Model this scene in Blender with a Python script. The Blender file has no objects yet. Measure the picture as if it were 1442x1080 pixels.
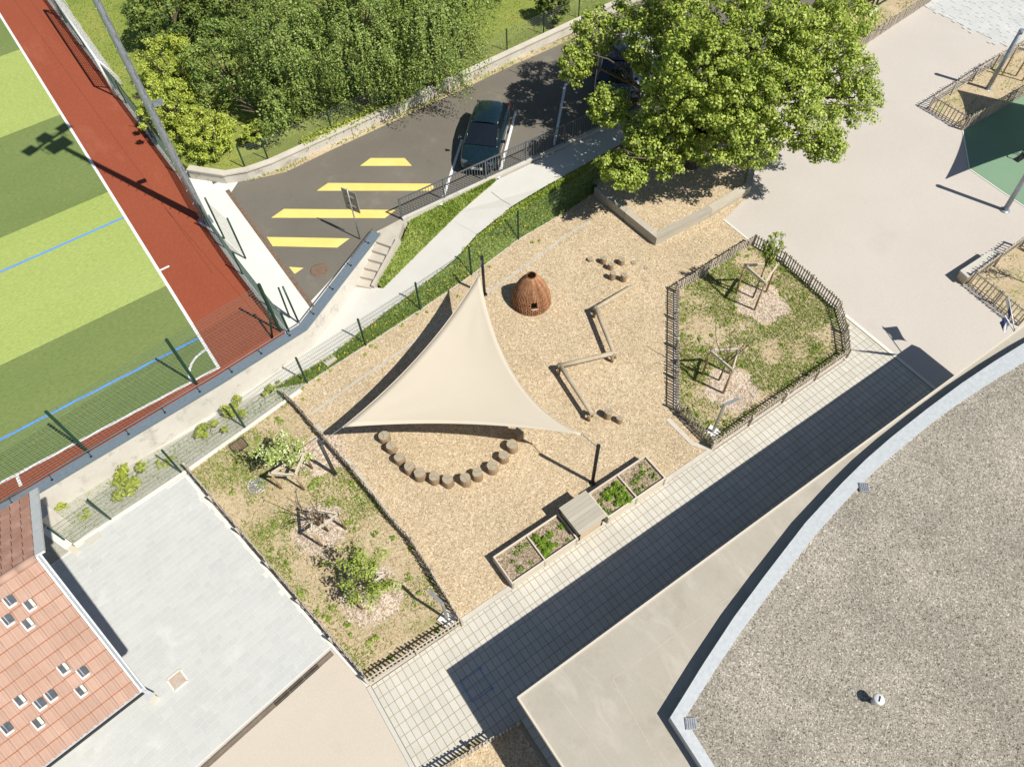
import bpy, math, random
import numpy as np
from mathutils import Vector, Matrix, noise
random.seed(7); rng = np.random.default_rng(7)
scene = bpy.context.scene
R_ = math.radians
# ------------------------------------------------------------------ camera
FPX, CX, CY, W_, H_ = 1036.63, 721.0, 540.0, 1442.0, 1080.0
CAM = (0.0, 0.0, 21.851)
ROT = ((0.82291133, -0.56789031, -0.01781978), (-0.48183566, -0.68090545, -0.55154525), (0.30108361, 0.46245904, -0.83395461))
cam_d = bpy.data.cameras.new('camera'); cam = bpy.data.objects.new('camera', cam_d); scene.collection.objects.link(cam)
cam_d.sensor_fit = 'HORIZONTAL'; cam_d.sensor_width = 36.0; cam_d.lens = 36.0*FPX/W_; cam_d.clip_start = .1; cam_d.clip_end = 3000
_m = Matrix([[ROT[0][i], -ROT[1][i], -ROT[2][i], CAM[i]] for i in range(3)]+[[0, 0, 0, 1]])
cam.matrix_world = _m
scene.camera = cam
# ------------------------------------------------------------------ light
SUN_AZ, SUN_COT = R_(113-180), .785      # where the sun stands (shadows run to 113 deg)
SUN_EL = math.atan(1/SUN_COT)
world = bpy.data.worlds.new('World'); scene.world = world; world.use_nodes = True
nt = world.node_tree; bg = nt.nodes['Background']
sky = nt.nodes.new('ShaderNodeTexSky'); sky.sky_type = 'NISHITA'; sky.sun_disc = False
sky.sun_elevation = SUN_EL; sky.sun_rotation = math.pi/2-SUN_AZ
sky.altitude = 400; sky.air_density = 1.0; sky.dust_density = .6
nt.links.new(sky.outputs[0], bg.inputs[0]); bg.inputs[1].default_value = .06
sd = bpy.data.lights.new('sun', 'SUN'); sun = bpy.data.objects.new('sun', sd); scene.collection.objects.link(sun)
sd.energy = 4.6; sd.angle = R_(.5); sd.color = (1.0, .95, .87)
sdir = Vector((math.cos(SUN_AZ)*math.cos(SUN_EL), math.sin(SUN_AZ)*math.cos(SUN_EL), math.sin(SUN_EL)))
sun.rotation_euler = sdir.to_track_quat('Z', 'Y').to_euler(); sun.location = (30, -30, 40)
vs = scene.view_settings; vs.view_transform = 'Standard'; vs.look = 'None'; vs.exposure = .35; vs.gamma = 1
vs.use_curve_mapping = False
# ------------------------------------------------------------------ helpers
def P(px, py, z=0.0):
    """ground point at height z seen at photo position (px,py)"""
    c = ((px-CX)/FPX, (py-CY)/FPX, 1.0)
    d = [sum(ROT[k][i]*c[k] for k in range(3)) for i in range(3)]
    t = (z-CAM[2])/d[2]
    return Vector((CAM[0]+d[0]*t, CAM[1]+d[1]*t, z))
def zr(x):                                  # the ramp climbs towards the car park
    xs = [-99, -2, 5, 12.8, 99]; zs = [0, 0, .2, 1.0, 1.0]
    return float(np.interp(x, xs, zs))
def PR(px, py, dz=0.0):
    z = 0
    for _ in range(12): z = zr(P(px, py, z).x)
    p = P(px, py, z+dz); return p
COL = scene.collection
def wloc(o):
    v = Vector((0, 0, 0))
    while o is not None: v = v+Vector(o.location); o = o.parent
    return v
def link(name, me, parent=None, loc=None, kind=None):
    o = bpy.data.objects.new(name, me); COL.objects.link(o)
    if parent is not None: o.parent = parent
    if loc is not None: o.location = loc
    if kind: o['kind'] = kind
    return o
def tag(o, label, cat, group=None):
    o['label'] = label; o['category'] = cat
    if group: o['group'] = group
    return o
def thing(name, label, cat, loc=(0, 0, 0), rz=0, group=None):
    o = bpy.data.objects.new(name, None); COL.objects.link(o); o.empty_display_size = .2
    o.location = loc; o.rotation_euler = (0, 0, rz); tag(o, label, cat, group); return o
class MB:
    def __init__(s): s.v = []; s.f = []; s.sm = []
    def add(s, vs, fs, smooth=False):
        n = len(s.v); s.v += [tuple(v) for v in vs]; s.f += [tuple(i+n for i in f) for f in fs]; s.sm += [smooth]*len(fs); return s
    def box(s, c, d, rz=0, m=None):
        x, y, z = d[0]/2, d[1]/2, d[2]/2
        vs = [Vector((a*x, b*y, e*z)) for e in (-1, 1) for a, b in ((-1, -1), (1, -1), (1, 1), (-1, 1))]
        M = Matrix.Rotation(rz, 3, 'Z') if m is None else m
        vs = [M@v+Vector(c) for v in vs]
        return s.add(vs, [(3, 2, 1, 0), (4, 5, 6, 7), (0, 1, 5, 4), (1, 2, 6, 5), (2, 3, 7, 6), (3, 0, 4, 7)])
    def bbox(s, c, d, b=.01, rz=0):          # box with bevelled top edges
        x, y, z = d[0]/2, d[1]/2, d[2]/2
        M = Matrix.Rotation(rz, 3, 'Z'); vs = []
        for e, k in ((-z, 0), (z-b, 0), (z, b)):
            vs += [M@Vector((a*(x-k), q*(y-k), e))+Vector(c) for a, q in ((-1, -1), (1, -1), (1, 1), (-1, 1))]
        fs = [(3, 2, 1, 0), (8, 9, 10, 11)]
        for l in (0, 4): fs += [(l+i, l+(i+1) % 4, l+4+(i+1) % 4, l+4+i) for i in range(4)]
        return s.add(vs, fs)
    def beam(s, a, b, w, h, up=(0, 0, 1)):   # box bar from a to b
        a, b = Vector(a), Vector(b); t = (b-a).normalized(); u = Vector(up)
        r = t.cross(u)
        if r.length < 1e-4: r = t.cross(Vector((1, 0, 0)))
        r.normalize(); u = r.cross(t).normalized(); r *= w/2; u *= h/2
        vs = [p+i*r+j*u for p in (a, b) for i, j in ((-1, -1), (1, -1), (1, 1), (-1, 1))]
        return s.add(vs, [(0, 1, 2, 3), (7, 6, 5, 4), (4, 5, 1, 0), (5, 6, 2, 1), (6, 7, 3, 2), (7, 4, 0, 3)])
    def tube(s, pts, rs, n=8, cap=True, smooth=True):
        pts = [Vector(p) for p in pts]
        if not hasattr(rs, '__len__'): rs = [rs]*len(pts)
        vs = []; prev = None
        for i, p in enumerate(pts):
            t = (pts[min(i+1, len(pts)-1)]-pts[max(i-1, 0)]).normalized()
            if prev is None:
                r = t.cross(Vector((0, 0, 1)))
                if r.length < 1e-3: r = Vector((1, 0, 0))
            else: r = prev-t*prev.dot(t)
            r.normalize(); prev = r; u = t.cross(r)
            vs += [p+(r*math.cos(2*math.pi*k/n)+u*math.sin(2*math.pi*k/n))*rs[i] for k in range(n)]
        fs = []
        for i in range(len(pts)-1):
            fs += [(i*n+k, i*n+(k+1) % n, (i+1)*n+(k+1) % n, (i+1)*n+k) for k in range(n)]
        s.add(vs, fs, smooth)
        if cap:
            m = len(s.v)-len(vs); L = (len(pts)-1)*n
            s.f += [tuple(m+k for k in reversed(range(n))), tuple(m+L+k for k in range(n))]; s.sm += [False, False]
        return s
    def lathe(s, c, prof, n=24, smooth=True, cap=True, jit=0):
        vs = []; c = Vector(c)
        js = [1+random.uniform(-jit, jit) for _ in range(n)]
        for r, z in prof: vs += [c+Vector((r*js[k]*math.cos(2*math.pi*k/n), r*js[k]*math.sin(2*math.pi*k/n), z)) for k in range(n)]
        fs = []
        for i in range(len(prof)-1): fs += [(i*n+k, i*n+(k+1) % n, (i+1)*n+(k+1) % n, (i+1)*n+k) for k in range(n)]
        s.add(vs, fs, smooth)
        if cap:
            m = len(s.v)-len(vs); L = (len(prof)-1)*n
            s.f += [tuple(m+k for k in reversed(range(n))), tuple(m+L+k for k in range(n))]; s.sm += [False, False]
        return s
    def prism(s, pts, z0, z1):               # polygon in plan, extruded
        n = len(pts); area = sum(pts[i][0]*pts[(i+1) % n][1]-pts[(i+1) % n][0]*pts[i][1] for i in range(n))
        pts = list(pts) if area > 0 else list(reversed(pts))
        vs = [(p[0], p[1], z0) for p in pts]+[(p[0], p[1], z1) for p in pts]
        fs = [tuple(reversed(range(n))), tuple(range(n, 2*n))]+[(i, (i+1) % n, n+(i+1) % n, n+i) for i in range(n)]
        return s.add(vs, fs)
    def build(s, name, mat, parent=None, kind=None, off=None):
        me = bpy.data.meshes.new(name); o0 = wloc(parent) if off is None else Vector(off)
        vv = [(v[0]-o0[0], v[1]-o0[1], v[2]-o0[2]) for v in s.v]
        me.from_pydata(vv, [], s.f); me.polygons.foreach_set('use_smooth', s.sm)
        me.materials.append(mat); me.update()
        return link(name, me, parent, None, kind)
def sheet(name, pts, z, mat, kind='structure', parent=None):
    pts = [(p[0], p[1]) for p in pts]; n = len(pts)
    area = sum(pts[i][0]*pts[(i+1) % n][1]-pts[(i+1) % n][0]*pts[i][1] for i in range(n))
    if area < 0: pts.reverse()
    m = MB(); m.add([(x, y, z) for x, y in pts], [tuple(range(n))]); return m.build(name, mat, parent, kind)
def strip(name, A, B, mat, kind='structure', parent=None, sub=1):
    m = MB(); n = len(A)
    vs = []
    for a, b in zip(A, B):
        for k in range(sub+1): vs.append(Vector(a).lerp(Vector(b), k/sub))
    fs = []
    for i in range(n-1):
        for k in range(sub): fs.append((i*(sub+1)+k, i*(sub+1)+k+1, (i+1)*(sub+1)+k+1, (i+1)*(sub+1)+k))
    # face upwards
    a, b, c = vs[fs[0][0]], vs[fs[0][1]], vs[fs[0][2]]
    if (b-a).cross(c-b).z < 0: fs = [tuple(reversed(f)) for f in fs]
    m.add(vs, fs, False); return m.build(name, mat, parent, kind)
def inpoly(x, y, poly):
    x = np.asarray(x); y = np.asarray(y); r = np.zeros(x.shape, bool); n = len(poly); j = n-1
    for i in range(n):
        xi, yi, xj, yj = poly[i][0], poly[i][1], poly[j][0], poly[j][1]
        if yi != yj: r ^= ((yi > y) != (yj > y)) & (x < (xj-xi)*(y-yi)/(yj-yi)+xi)
        j = i
    return r
def sample(poly, n):
    xs = [p[0] for p in poly]; ys = [p[1] for p in poly]
    X = rng.uniform(min(xs), max(xs), n*5); Y = rng.uniform(min(ys), max(ys), n*5)
    k = inpoly(X, Y, poly); return X[k][:n], Y[k][:n]
# ------------------------------------------------------------------ materials
def newmat(name):
    m = bpy.data.materials.new(name); m.use_nodes = True
    t = m.node_tree; b = t.nodes['Principled BSDF']; return m, t, b
def N(t, typ, **k):
    n = t.nodes.new(typ)
    for a, v in k.items():
        if hasattr(n, a): setattr(n, a, v)
        else: n.inputs[a.replace('_', ' ')].default_value = v
    return n
def pos(t, scale=(1, 1, 1), rot=0):
    g = N(t, 'ShaderNodeNewGeometry'); mp = N(t, 'ShaderNodeMapping'); mp.inputs['Scale'].default_value = scale
    mp.inputs['Rotation'].default_value = (0, 0, rot)
    t.links.new(g.outputs['Position'], mp.inputs['Vector']); return mp.outputs[0]
def ramp(t, fac, stops):
    r = N(t, 'ShaderNodeValToRGB'); e = r.color_ramp.elements
    while len(e) > 1: e.remove(e[-1])
    e[0].position = stops[0][0]; e[0].color = (*stops[0][1], 1)
    for p, c in stops[1:]: k = e.new(p); k.color = (*c, 1)
    t.links.new(fac, r.inputs[0]); return r.outputs[0]
def mix(t, fac, a, b, typ='MIX'):
    m = N(t, 'ShaderNodeMix', data_type='RGBA', blend_type=typ)
    for i, v in ((0, fac), (6, a), (7, b)):
        if hasattr(v, 'links'): t.links.new(v, m.inputs[i])
        elif i == 0: m.inputs[0].default_value = v
        else: m.inputs[i].default_value = (*v, 1)
    return m.outputs[2]
def bump(t, b, h, strength, dist=.02):
    n = N(t, 'ShaderNodeBump'); n.inputs['Strength'].default_value = strength; n.inputs['Distance'].default_value = dist
    t.links.new(h, n.inputs['Height']); t.links.new(n.outputs[0], b.inputs['Normal'])
def surf(name, c1, c2, s1=.6, fine=60, amt=.35, rough=.9, bmp=.15, metal=0, stain=None, spec=.3, stretch=(1, 1, 1), rot=0, island=0.0, stain2=None):
    """two colours mixed by broad noise, fine grain on top, optional stains"""
    m, t, b = newmat(name); v = pos(t, stretch, rot)
    n1 = N(t, 'ShaderNodeTexNoise', Scale=s1, Detail=6.0, Roughness=.6); t.links.new(v, n1.inputs['Vector'])
    n2 = N(t, 'ShaderNodeTexNoise', Scale=fine, Detail=3.0, Roughness=.7); t.links.new(v, n2.inputs['Vector'])
    c = mix(t, ramp(t, n1.outputs[0], [(.3, (0, 0, 0)), (.7, (1, 1, 1))]), c1, c2)
    lo = 1-amt
    c = mix(t, 1.0, c, ramp(t, n2.outputs[0], [(.25, (lo,)*3), (.75, (1+amt*.6,)*3)]), 'MULTIPLY')
    if stain:
        n3 = N(t, 'ShaderNodeTexNoise', Scale=stain[1], Detail=8.0, Roughness=.7); t.links.new(v, n3.inputs['Vector'])
        c = mix(t, ramp(t, n3.outputs[0], [(stain[2], (0, 0, 0)), (stain[2]+.12, (stain[3],)*3)]), c, stain[0])
    if stain2:
        v4 = pos(t, stain2[4], stain2[5]); n4 = N(t, 'ShaderNodeTexNoise', Scale=stain2[1], Detail=9.0, Roughness=.72, Distortion=.8); t.links.new(v4, n4.inputs['Vector'])
        c = mix(t, ramp(t, n4.outputs[0], [(stain2[2], (0, 0, 0)), (stain2[2]+.14, (stain2[3],)*3)]), c, stain2[0])
    if island:
        g = N(t, 'ShaderNodeObjectInfo'); g2 = N(t, 'ShaderNodeNewGeometry')
        ad = N(t, 'ShaderNodeMath', operation='ADD'); t.links.new(g.outputs['Random'], ad.inputs[0]); t.links.new(g2.outputs['Random Per Island'], ad.inputs[1])
        fr = N(t, 'ShaderNodeMath', operation='FRACT'); t.links.new(ad.outputs[0], fr.inputs[0])
        c = mix(t, 1.0, c, ramp(t, fr.outputs[0], [(0, (1-island,)*3), (1, (1+island*.5,)*3)]), 'MULTIPLY')
    t.links.new(c, b.inputs['Base Color']); b.inputs['Roughness'].default_value = rough; b.inputs['Metallic'].default_value = metal
    b.inputs['Specular IOR Level'].default_value = spec
    if bmp: bump(t, b, n2.outputs[0], bmp)
    return m
def cells(name, stops, scale, rough=.95, bmp=.5, broad=.18, stretch=(1, 1, 1), patch=None, dist=.03):
    """loose pieces (chips, gravel): one colour for each voronoi cell"""
    m, t, b = newmat(name); v = pos(t, stretch)
    vo = N(t, 'ShaderNodeTexVoronoi', Scale=scale); t.links.new(v, vo.inputs['Vector'])
    vo2 = N(t, 'ShaderNodeTexVoronoi', Scale=scale*.45); t.links.new(v, vo2.inputs['Vector'])
    sep = N(t, 'ShaderNodeSeparateColor'); t.links.new(vo.outputs['Color'], sep.inputs[0])
    c = ramp(t, sep.outputs[0], stops)
    sp2 = N(t, 'ShaderNodeSeparateColor'); t.links.new(vo2.outputs['Color'], sp2.inputs[0])
    c = mix(t, 1.0, c, ramp(t, sp2.outputs[1], [(0, (.82,)*3), (1, (1.1,)*3)]), 'MULTIPLY')
    n1 = N(t, 'ShaderNodeTexNoise', Scale=.5, Detail=6.0, Roughness=.65); t.links.new(v, n1.inputs['Vector'])
    c = mix(t, 1.0, c, ramp(t, n1.outputs[0], [(.3, (1-broad,)*3), (.7, (1+broad*.6,)*3)]), 'MULTIPLY')
    if patch:
        n2 = N(t, 'ShaderNodeTexNoise', Scale=patch[1], Detail=7.0, Roughness=.7); t.links.new(v, n2.inputs['Vector'])
        c = mix(t, ramp(t, n2.outputs[0], [(patch[2], (0, 0, 0)), (patch[2]+.1, (patch[3],)*3)]), c, patch[0])
    t.links.new(c, b.inputs['Base Color']); b.inputs['Roughness'].default_value = rough; b.inputs['Specular IOR Level'].default_value = .2
    bump(t, b, vo.outputs['Distance'], bmp, dist)
    return m
def leafmat(name, cols, trans=.22, rough=.5):
    m, t, b = newmat(name); g = N(t, 'ShaderNodeNewGeometry')
    c = ramp(t, g.outputs['Random Per Island'], [(i/(len(cols)-1), q) for i, q in enumerate(cols)])
    t.links.new(c, b.inputs['Base Color']); b.inputs['Roughness'].default_value = rough; b.inputs['Specular IOR Level'].default_value = .35
    tr = N(t, 'ShaderNodeBsdfTranslucent'); t.links.new(mix(t, 1.0, c, (1.1, 1.25, .45), 'MULTIPLY'), tr.inputs[0])
    ms = N(t, 'ShaderNodeMixShader'); ms.inputs[0].default_value = trans
    t.links.new(b.outputs[0], ms.inputs[1]); t.links.new(tr.outputs[0], ms.inputs[2])
    t.links.new(ms.outputs[0], t.nodes['Material Output'].inputs[0]); return m
def plain(name, c, rough=.5, metal=0, spec=.5, coat=0, amt=.12):
    m, t, b = newmat(name); v = pos(t)
    n = N(t, 'ShaderNodeTexNoise', Scale=9.0, Detail=6.0, Roughness=.65); t.links.new(v, n.inputs['Vector'])
    cc = mix(t, 1.0, c, ramp(t, n.outputs[0], [(.3, (1-amt,)*3), (.7, (1+amt*.5,)*3)]), 'MULTIPLY')
    t.links.new(cc, b.inputs['Base Color'])
    t.links.new(ramp(t, n.outputs[0], [(.3, (max(0, rough-.06),)*3), (.7, (min(1, rough+.06),)*3)]), b.inputs['Roughness'])
    b.inputs['Metallic'].default_value = metal; b.inputs['Specular IOR Level'].default_value = spec; b.inputs['Coat Weight'].default_value = coat
    return m
M = {}
M['plaza'] = surf('plaza_resin', (.495, .455, .405), (.53, .49, .44), .25, 22, .10, .95, .12, stain=((.44, .395, .345), .35, .60, .45))
M['sandcourt'] = surf('sand_court', (.52, .465, .385), (.56, .505, .425), .3, 22, .1, .95, .1, stain=((.46, .40, .32), .5, .58, .5))
M['chips'] = cells('wood_chips', [(0, (.30, .205, .108)), (.10, (.425, .32, .19)), (.5, (.515, .41, .265)), (.85, (.58, .475, .33)), (1, (.71, .62, .47))], 33, bmp=.18, broad=.12, stretch=(1, 1, 1))
M['chipbit'] = surf('wood_chip_pieces', (.46, .345, .20), (.62, .51, .36), 3, 60, .2, .9, .1, island=.35)
M['mulch'] = cells('mulch', [(0, (.30, .22, .15)), (.4, (.50, .40, .30)), (1, (.72, .62, .50))], 22, bmp=.6)
M['tile'] = surf('path_tile', (.535, .515, .455), (.585, .565, .505), 1.2, 26, .08, .9, .06, stain=((.55, .47, .35), 1.1, .6, .3), island=.07)
M['joint'] = surf('joint_moss', (.30, .265, .14), (.41, .34, .20), 2.5, 60, .3, .95, .2)
M['paver'] = surf('grey_paver', (.485, .50, .485), (.53, .54, .52), .7, 26, .06, .9, .06, stain=((.60, .605, .585), .8, .56, .6), island=.045)
M['pjoint'] = surf('pale_joint', (.62, .615, .57), (.66, .655, .61), 2, 60, .1, .95, .1)
M['kerb'] = surf('kerb_concrete', (.50, .46, .38), (.62, .58, .50), 1.5, 60, .15, .9, .1)
M['kerbwhite'] = surf('pale_kerb', (.68, .66, .60), (.74, .72, .66), 1.5, 60, .1, .9, .1)
M['ramp'] = surf('ramp_concrete', (.54, .53, .48), (.60, .585, .54), .7, 80, .1, .9, .06, stain=((.46, .45, .40), 1.2, .62, .4))
M['step'] = surf('step_concrete', (.45, .41, .34), (.53, .49, .41), 2.0, 70, .15, .9, .1)
M['wall'] = surf('weathered_concrete', (.55, .52, .46), (.62, .59, .53), 1.2, 50, .15, .95, .15, stain=((.36, .34, .30), 2.2, .54, .7))
M['lowwall'] = surf('low_wall_render', (.52, .49, .42), (.62, .59, .52), 1.5, 50, .15, .95, .15, stain=((.25, .22, .17), 2.2, .55, .8))
M['asphalt'] = surf('asphalt', (.152, .138, .112), (.185, .168, .138), .35, 20, .2, .9, .12, stain=((.225, .20, .155), .7, .58, .6), stain2=((.115, .105, .09), .5, .60, .6, (1, 1, 1), 0))
M['yellow'] = surf('yellow_paint', (.78, .59, .15), (.82, .65, .22), 1.5, 60, .12, .8, .05, stain=((.72, .58, .25), 2.5, .60, .5), stain2=((.34, .28, .17), 6, .60, .55, (1, 1, 1), 0))
M['white'] = surf('white_paint', (.74, .74, .72), (.80, .80, .78), 2, 60, .1, .8, .05)
M['blue'] = surf('blue_line', (.10, .28, .68), (.13, .33, .74), 2, 60, .1, .8, .05)
def turf(name, a, b_):
    return surf(name, a, b_, .5, 15, .26, .95, .2, stretch=(.4, 1, 1), stain=((a[0]*.78, a[1]*.8, a[2]*.8), .25, .58, .5))
M['turfl'] = turf('turf_light', (.325, .405, .105), (.37, .445, .14))
M['turfd'] = turf('turf_dark', (.155, .212, .062), (.185, .238, .078))
M['track'] = surf('red_track', (.27, .066, .031), (.31, .080, .039), .3, 16, .16, .95, .2, stain=((.345, .11, .065), .5, .56, .55), stretch=(1, .3, 1))
M['trackd'] = surf('red_track_dark', (.205, .048, .024), (.24, .058, .03), .4, 70, .22, .95, .25)
M['lawn'] = surf('lawn_soil', (.19, .26, .045), (.29, .31, .075), .45, 12, .4, .95, .5, stain=((.30, .25, .11), .8, .60, .6))
M['bed'] = surf('bed_soil', (.44, .35, .22), (.54, .445, .30), .6, 12, .35, .95, .4, stain=((.24, .27, .085), .85, .53, .75))
M['bank'] = surf('bank_soil', (.18, .25, .05), (.27, .30, .09), .8, 12, .4, .95, .5)
M['soil'] = cells('planter_soil', [(0, (.17, .125, .08)), (.4, (.32, .25, .17)), (.8, (.42, .34, .24)), (1, (.60, .51, .38))], 30, bmp=.6)
M['rubber'] = surf('green_rubber', (.175, .285, .185), (.195, .31, .205), .5, 22, .12, .9, .15)
M['roofgravel'] = cells('roof_gravel', [(0, (.07, .06, .05)), (.09, (.20, .18, .145)), (.25, (.275, .25, .20)), (.65, (.345, .313, .255)), (.9, (.43, .395, .335)), (1, (.62, .58, .51))], 40, bmp=.15, broad=.24, patch=((.45, .40, .30), .5, .66, .5))
M['canopy'] = surf('canopy_concrete', (.375, .345, .285), (.435, .40, .335), .6, 20, .06, .85, .05, stain=((.325, .295, .24), .9, .54, .6), stain2=((.49, .455, .39), .8, .52, .55, (2.6, .7, 1), .15))
M['canopyedge'] = surf('canopy_edge', (.55, .51, .42), (.60, .56, .47), 1, 60, .08, .85, .05)
M['canopyjoint'] = surf('canopy_joint', (.43, .395, .33), (.48, .44, .375), 2, 20, .1, .85, .05)
M['cap'] = plain('zinc_cap', (.50, .53, .545), .5, .15, .4)
M['bluecap'] = plain('blue_grey_coping', (.175, .225, .265), .5, .2, .4)
M['greyrail'] = plain('grey_rail', (.17, .19, .21), .45, .5)
M['render'] = surf('wall_render', (.55, .50, .40), (.60, .55, .45), 1, 50, .1, .95, .1)
M['terracotta'] = surf('terracotta', (.41, .262, .195), (.465, .312, .242), 1.6, 60, .12, .85, .1, island=.075)
M['terraold'] = surf('old_terracotta', (.40, .215, .155), (.47, .275, .205), 3, 40, .2, .9, .2, stain=((.55, .36, .29), 3, .52, .6), island=.1)
M['tileedge'] = surf('terracotta_edge', (.29, .105, .05), (.36, .145, .075), 3, 30, .2, .9, .1)
M['zinc'] = plain('white_zinc', (.60, .62, .62), .4, .15)
M['glasstile'] = plain('glass_tile', (.075, .09, .105), .35, .0, .3, 0, .3)
M['coverpink'] = surf('mottled_cover', (.46, .30, .21), (.50, .47, .41), 6, 30, .25, .85, .2)
M['glasstile2'] = plain('glass_tile_pale', (.72, .68, .55), .1, .0, .9, .3, .2)
M['tilerim'] = plain('tile_rim', (.62, .58, .56), .5)
M['sail'] = surf('sail_cloth', (.575, .51, .40), (.60, .535, .425), .4, 160, .05, .85, .05)
M['post'] = plain('anthracite_post', (.026, .029, .034), .45, .4)
M['greypost'] = plain('grey_post', (.10, .105, .105), .5, .5)
M['steel'] = plain('galvanised_steel', (.36, .40, .44), .42, .55, .5, 0, .25)
M['log'] = surf('log_side', (.27, .185, .11), (.36, .27, .175), 5, 40, .3, .9, .3, stretch=(1, 1, .2))
M['stumptop'] = surf('log_end', (.34, .29, .205), (.42, .365, .265), 12, 60, .25, .9, .2, stain=((.18, .14, .09), 10, .58, .7))
M['beamwood'] = surf('weathered_beam', (.40, .335, .235), (.49, .42, .31), 6, 60, .2, .85, .2)
M['oldwood'] = surf('grey_wood', (.42, .385, .31), (.52, .475, .385), 5, 50, .22, .9, .2, stretch=(.3, 3, 3), island=.15)
M['larch'] = surf('larch_board', (.53, .42, .29), (.60, .49, .35), 4, 50, .18, .85, .15, stretch=(.3, 3, 3), island=.1)
M['larchpale'] = surf('pale_larch', (.58, .52, .43), (.65, .59, .5), 4, 50, .15, .85, .1, stretch=(.3, 3, 3), island=.1)
M['tablewood'] = surf('table_board', (.42, .385, .315), (.47, .435, .365), 5, 60, .15, .85, .1, stretch=(.4, 4, 3), island=.12)
M['picket'] = surf('chestnut_pale', (.44, .375, .29), (.60, .545, .46), 8, 40, .25, .9, .2, island=.3)
M['stake'] = surf('tree_stake', (.34, .225, .115), (.45, .33, .2), 6, 40, .2, .85, .2)
M['stakepale'] = surf('stake_board', (.58, .51, .41), (.66, .59, .49), 6, 40, .15, .85, .1)
M['willow'] = surf('willow_rod', (.27, .115, .052), (.44, .23, .12), 6, 40, .3, .75, .2, island=.5)
M['willowrib'] = surf('willow_upright', (.36, .165, .078), (.50, .275, .15), 6, 40, .3, .75, .2, island=.4)
M['strip'] = surf('planting_strip_soil', (.36, .36, .30), (.46, .45, .38), .9, 14, .3, .95, .3, stain=((.25, .28, .15), 1.2, .56, .6))
M['buried'] = surf('buried_kerb', (.44, .42, .36), (.52, .50, .44), 2, 30, .2, .95, .1)
M['dark'] = plain('dark_inside', (.012, .011, .01), .9)
M['green'] = plain('green_steel', (.014, .060, .036), .45, .2)
M['wire'] = plain('green_wire', (.15, .23, .19), .5, .3)
M['steelwire'] = plain('steel_wire', (.30, .33, .33), .5, .5)
M['bark'] = surf('bark', (.09, .07, .05), (.16, .13, .1), 6, 30, .35, .95, .5)
M['twig'] = surf('twig', (.12, .085, .06), (.19, .14, .1), 8, 40, .3, .9, .3)
M['iron'] = surf('rusty_iron', (.15, .10, .065), (.24, .17, .12), 8, 50, .3, .75, .2)
M['castiron'] = surf('cast_iron', (.035, .032, .03), (.06, .055, .05), 8, 50, .3, .7, .2)
M['lightsteel'] = plain('light_steel', (.45, .46, .46), .4, .6)
M['lightmetal'] = plain('white_metal', (.70, .71, .71), .4, .1)
M['signback'] = plain('sign_back', (.30, .28, .22), .5, .4)
M['net'] = plain('white_net', (.72, .72, .70), .8)
M['channel'] = surf('drain_channel', (.17, .145, .115), (.23, .2, .16), 3, 40, .25, .85, .2)
M['chalk'] = surf('chalk', (.30, .36, .44), (.38, .44, .52), 6, 60, .35, .95, 0)
M['carteal'] = plain('car_paint_teal', (.009, .026, .034), .18, .3, .5, 1.0, .3)
M['carwhite'] = plain('car_paint_white', (.62, .64, .66), .3, 0, .5, 1.0)
M['cardark'] = plain('car_paint_dark', (.02, .022, .026), .25, .3, .5, 1.0)
M['carglass'] = plain('car_glass', (.008, .012, .017), .05, 0, .6, .4)
M['tyre'] = plain('tyre', (.018, .018, .018), .85)
M['rim'] = plain('alloy_rim', (.42, .43, .44), .3, .8)
M['lamp'] = plain('lamp_lens', (.09, .11, .13), .1, .2, .8, .5)
M['plate'] = plain('number_plate', (.72, .72, .68), .4)
M['flagblue'] = plain('flag_blue', (.03, .06, .22), .8)
M['flagwhite'] = plain('flag_white', (.72, .73, .75), .8)
M['benchstone'] = surf('bench_concrete', (.48, .46, .40), (.56, .54, .48), 2, 60, .12, .9, .1)
M['maple'] = leafmat('maple_leaf', [(0.1, 0.15, 0.02), (0.23, 0.31, 0.04), (0.37, 0.45, 0.07), (0.52, 0.58, 0.13)])
M['birch'] = leafmat('birch_leaf', [(0.05, 0.09, 0.016), (0.13, 0.2, 0.035), (0.23, 0.32, 0.06), (0.4, 0.47, 0.14)])
M['hedge'] = leafmat('yellow_hedge_leaf', [(0.17, 0.22, 0.02), (0.31, 0.38, 0.045), (0.44, 0.51, 0.07), (0.56, 0.61, 0.13)])
M['evergreen'] = leafmat('laurel_leaf', [(0.03, 0.06, 0.012), (0.08, 0.13, 0.022), (0.16, 0.225, 0.04), (0.28, 0.34, 0.08)], .25)
M['sapling'] = leafmat('sapling_leaf', [(0.17, 0.23, 0.03), (0.28, 0.36, 0.05), (0.4, 0.48, 0.1)])
M['blossom'] = leafmat('blossom_leaf', [(0.182, 0.26, 0.052), (0.312, 0.403, 0.078), (0.429, 0.507, 0.13), (0.8, 0.8, 0.65)])
M['shrub'] = leafmat('shrub_leaf', [(0.2, 0.25, 0.03), (0.34, 0.39, 0.05), (0.48, 0.52, 0.09)])
M['grass'] = leafmat('grass_blade', [(0.12, 0.19, 0.025), (0.2, 0.3, 0.04), (0.28, 0.36, 0.06), (0.42, 0.41, 0.15)], .3)
M['grasslush'] = leafmat('lush_grass_blade', [(0.13, 0.21, 0.028), (0.24, 0.345, 0.045), (0.37, 0.46, 0.08)], .3)
M['drygrass'] = leafmat('dry_grass_blade', [(0.26, 0.24, 0.08), (0.41, 0.335, 0.15), (0.53, 0.42, 0.25), (0.64, 0.53, 0.36)], .25)
M['flower'] = leafmat('dandelion', [(.75, .52, .02), (.8, .6, .05)], .2)
M['salad'] = leafmat('salad_leaf', [(.10, .2, .012), (.19, .32, .02), (.29, .42, .04)], .4)
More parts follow.
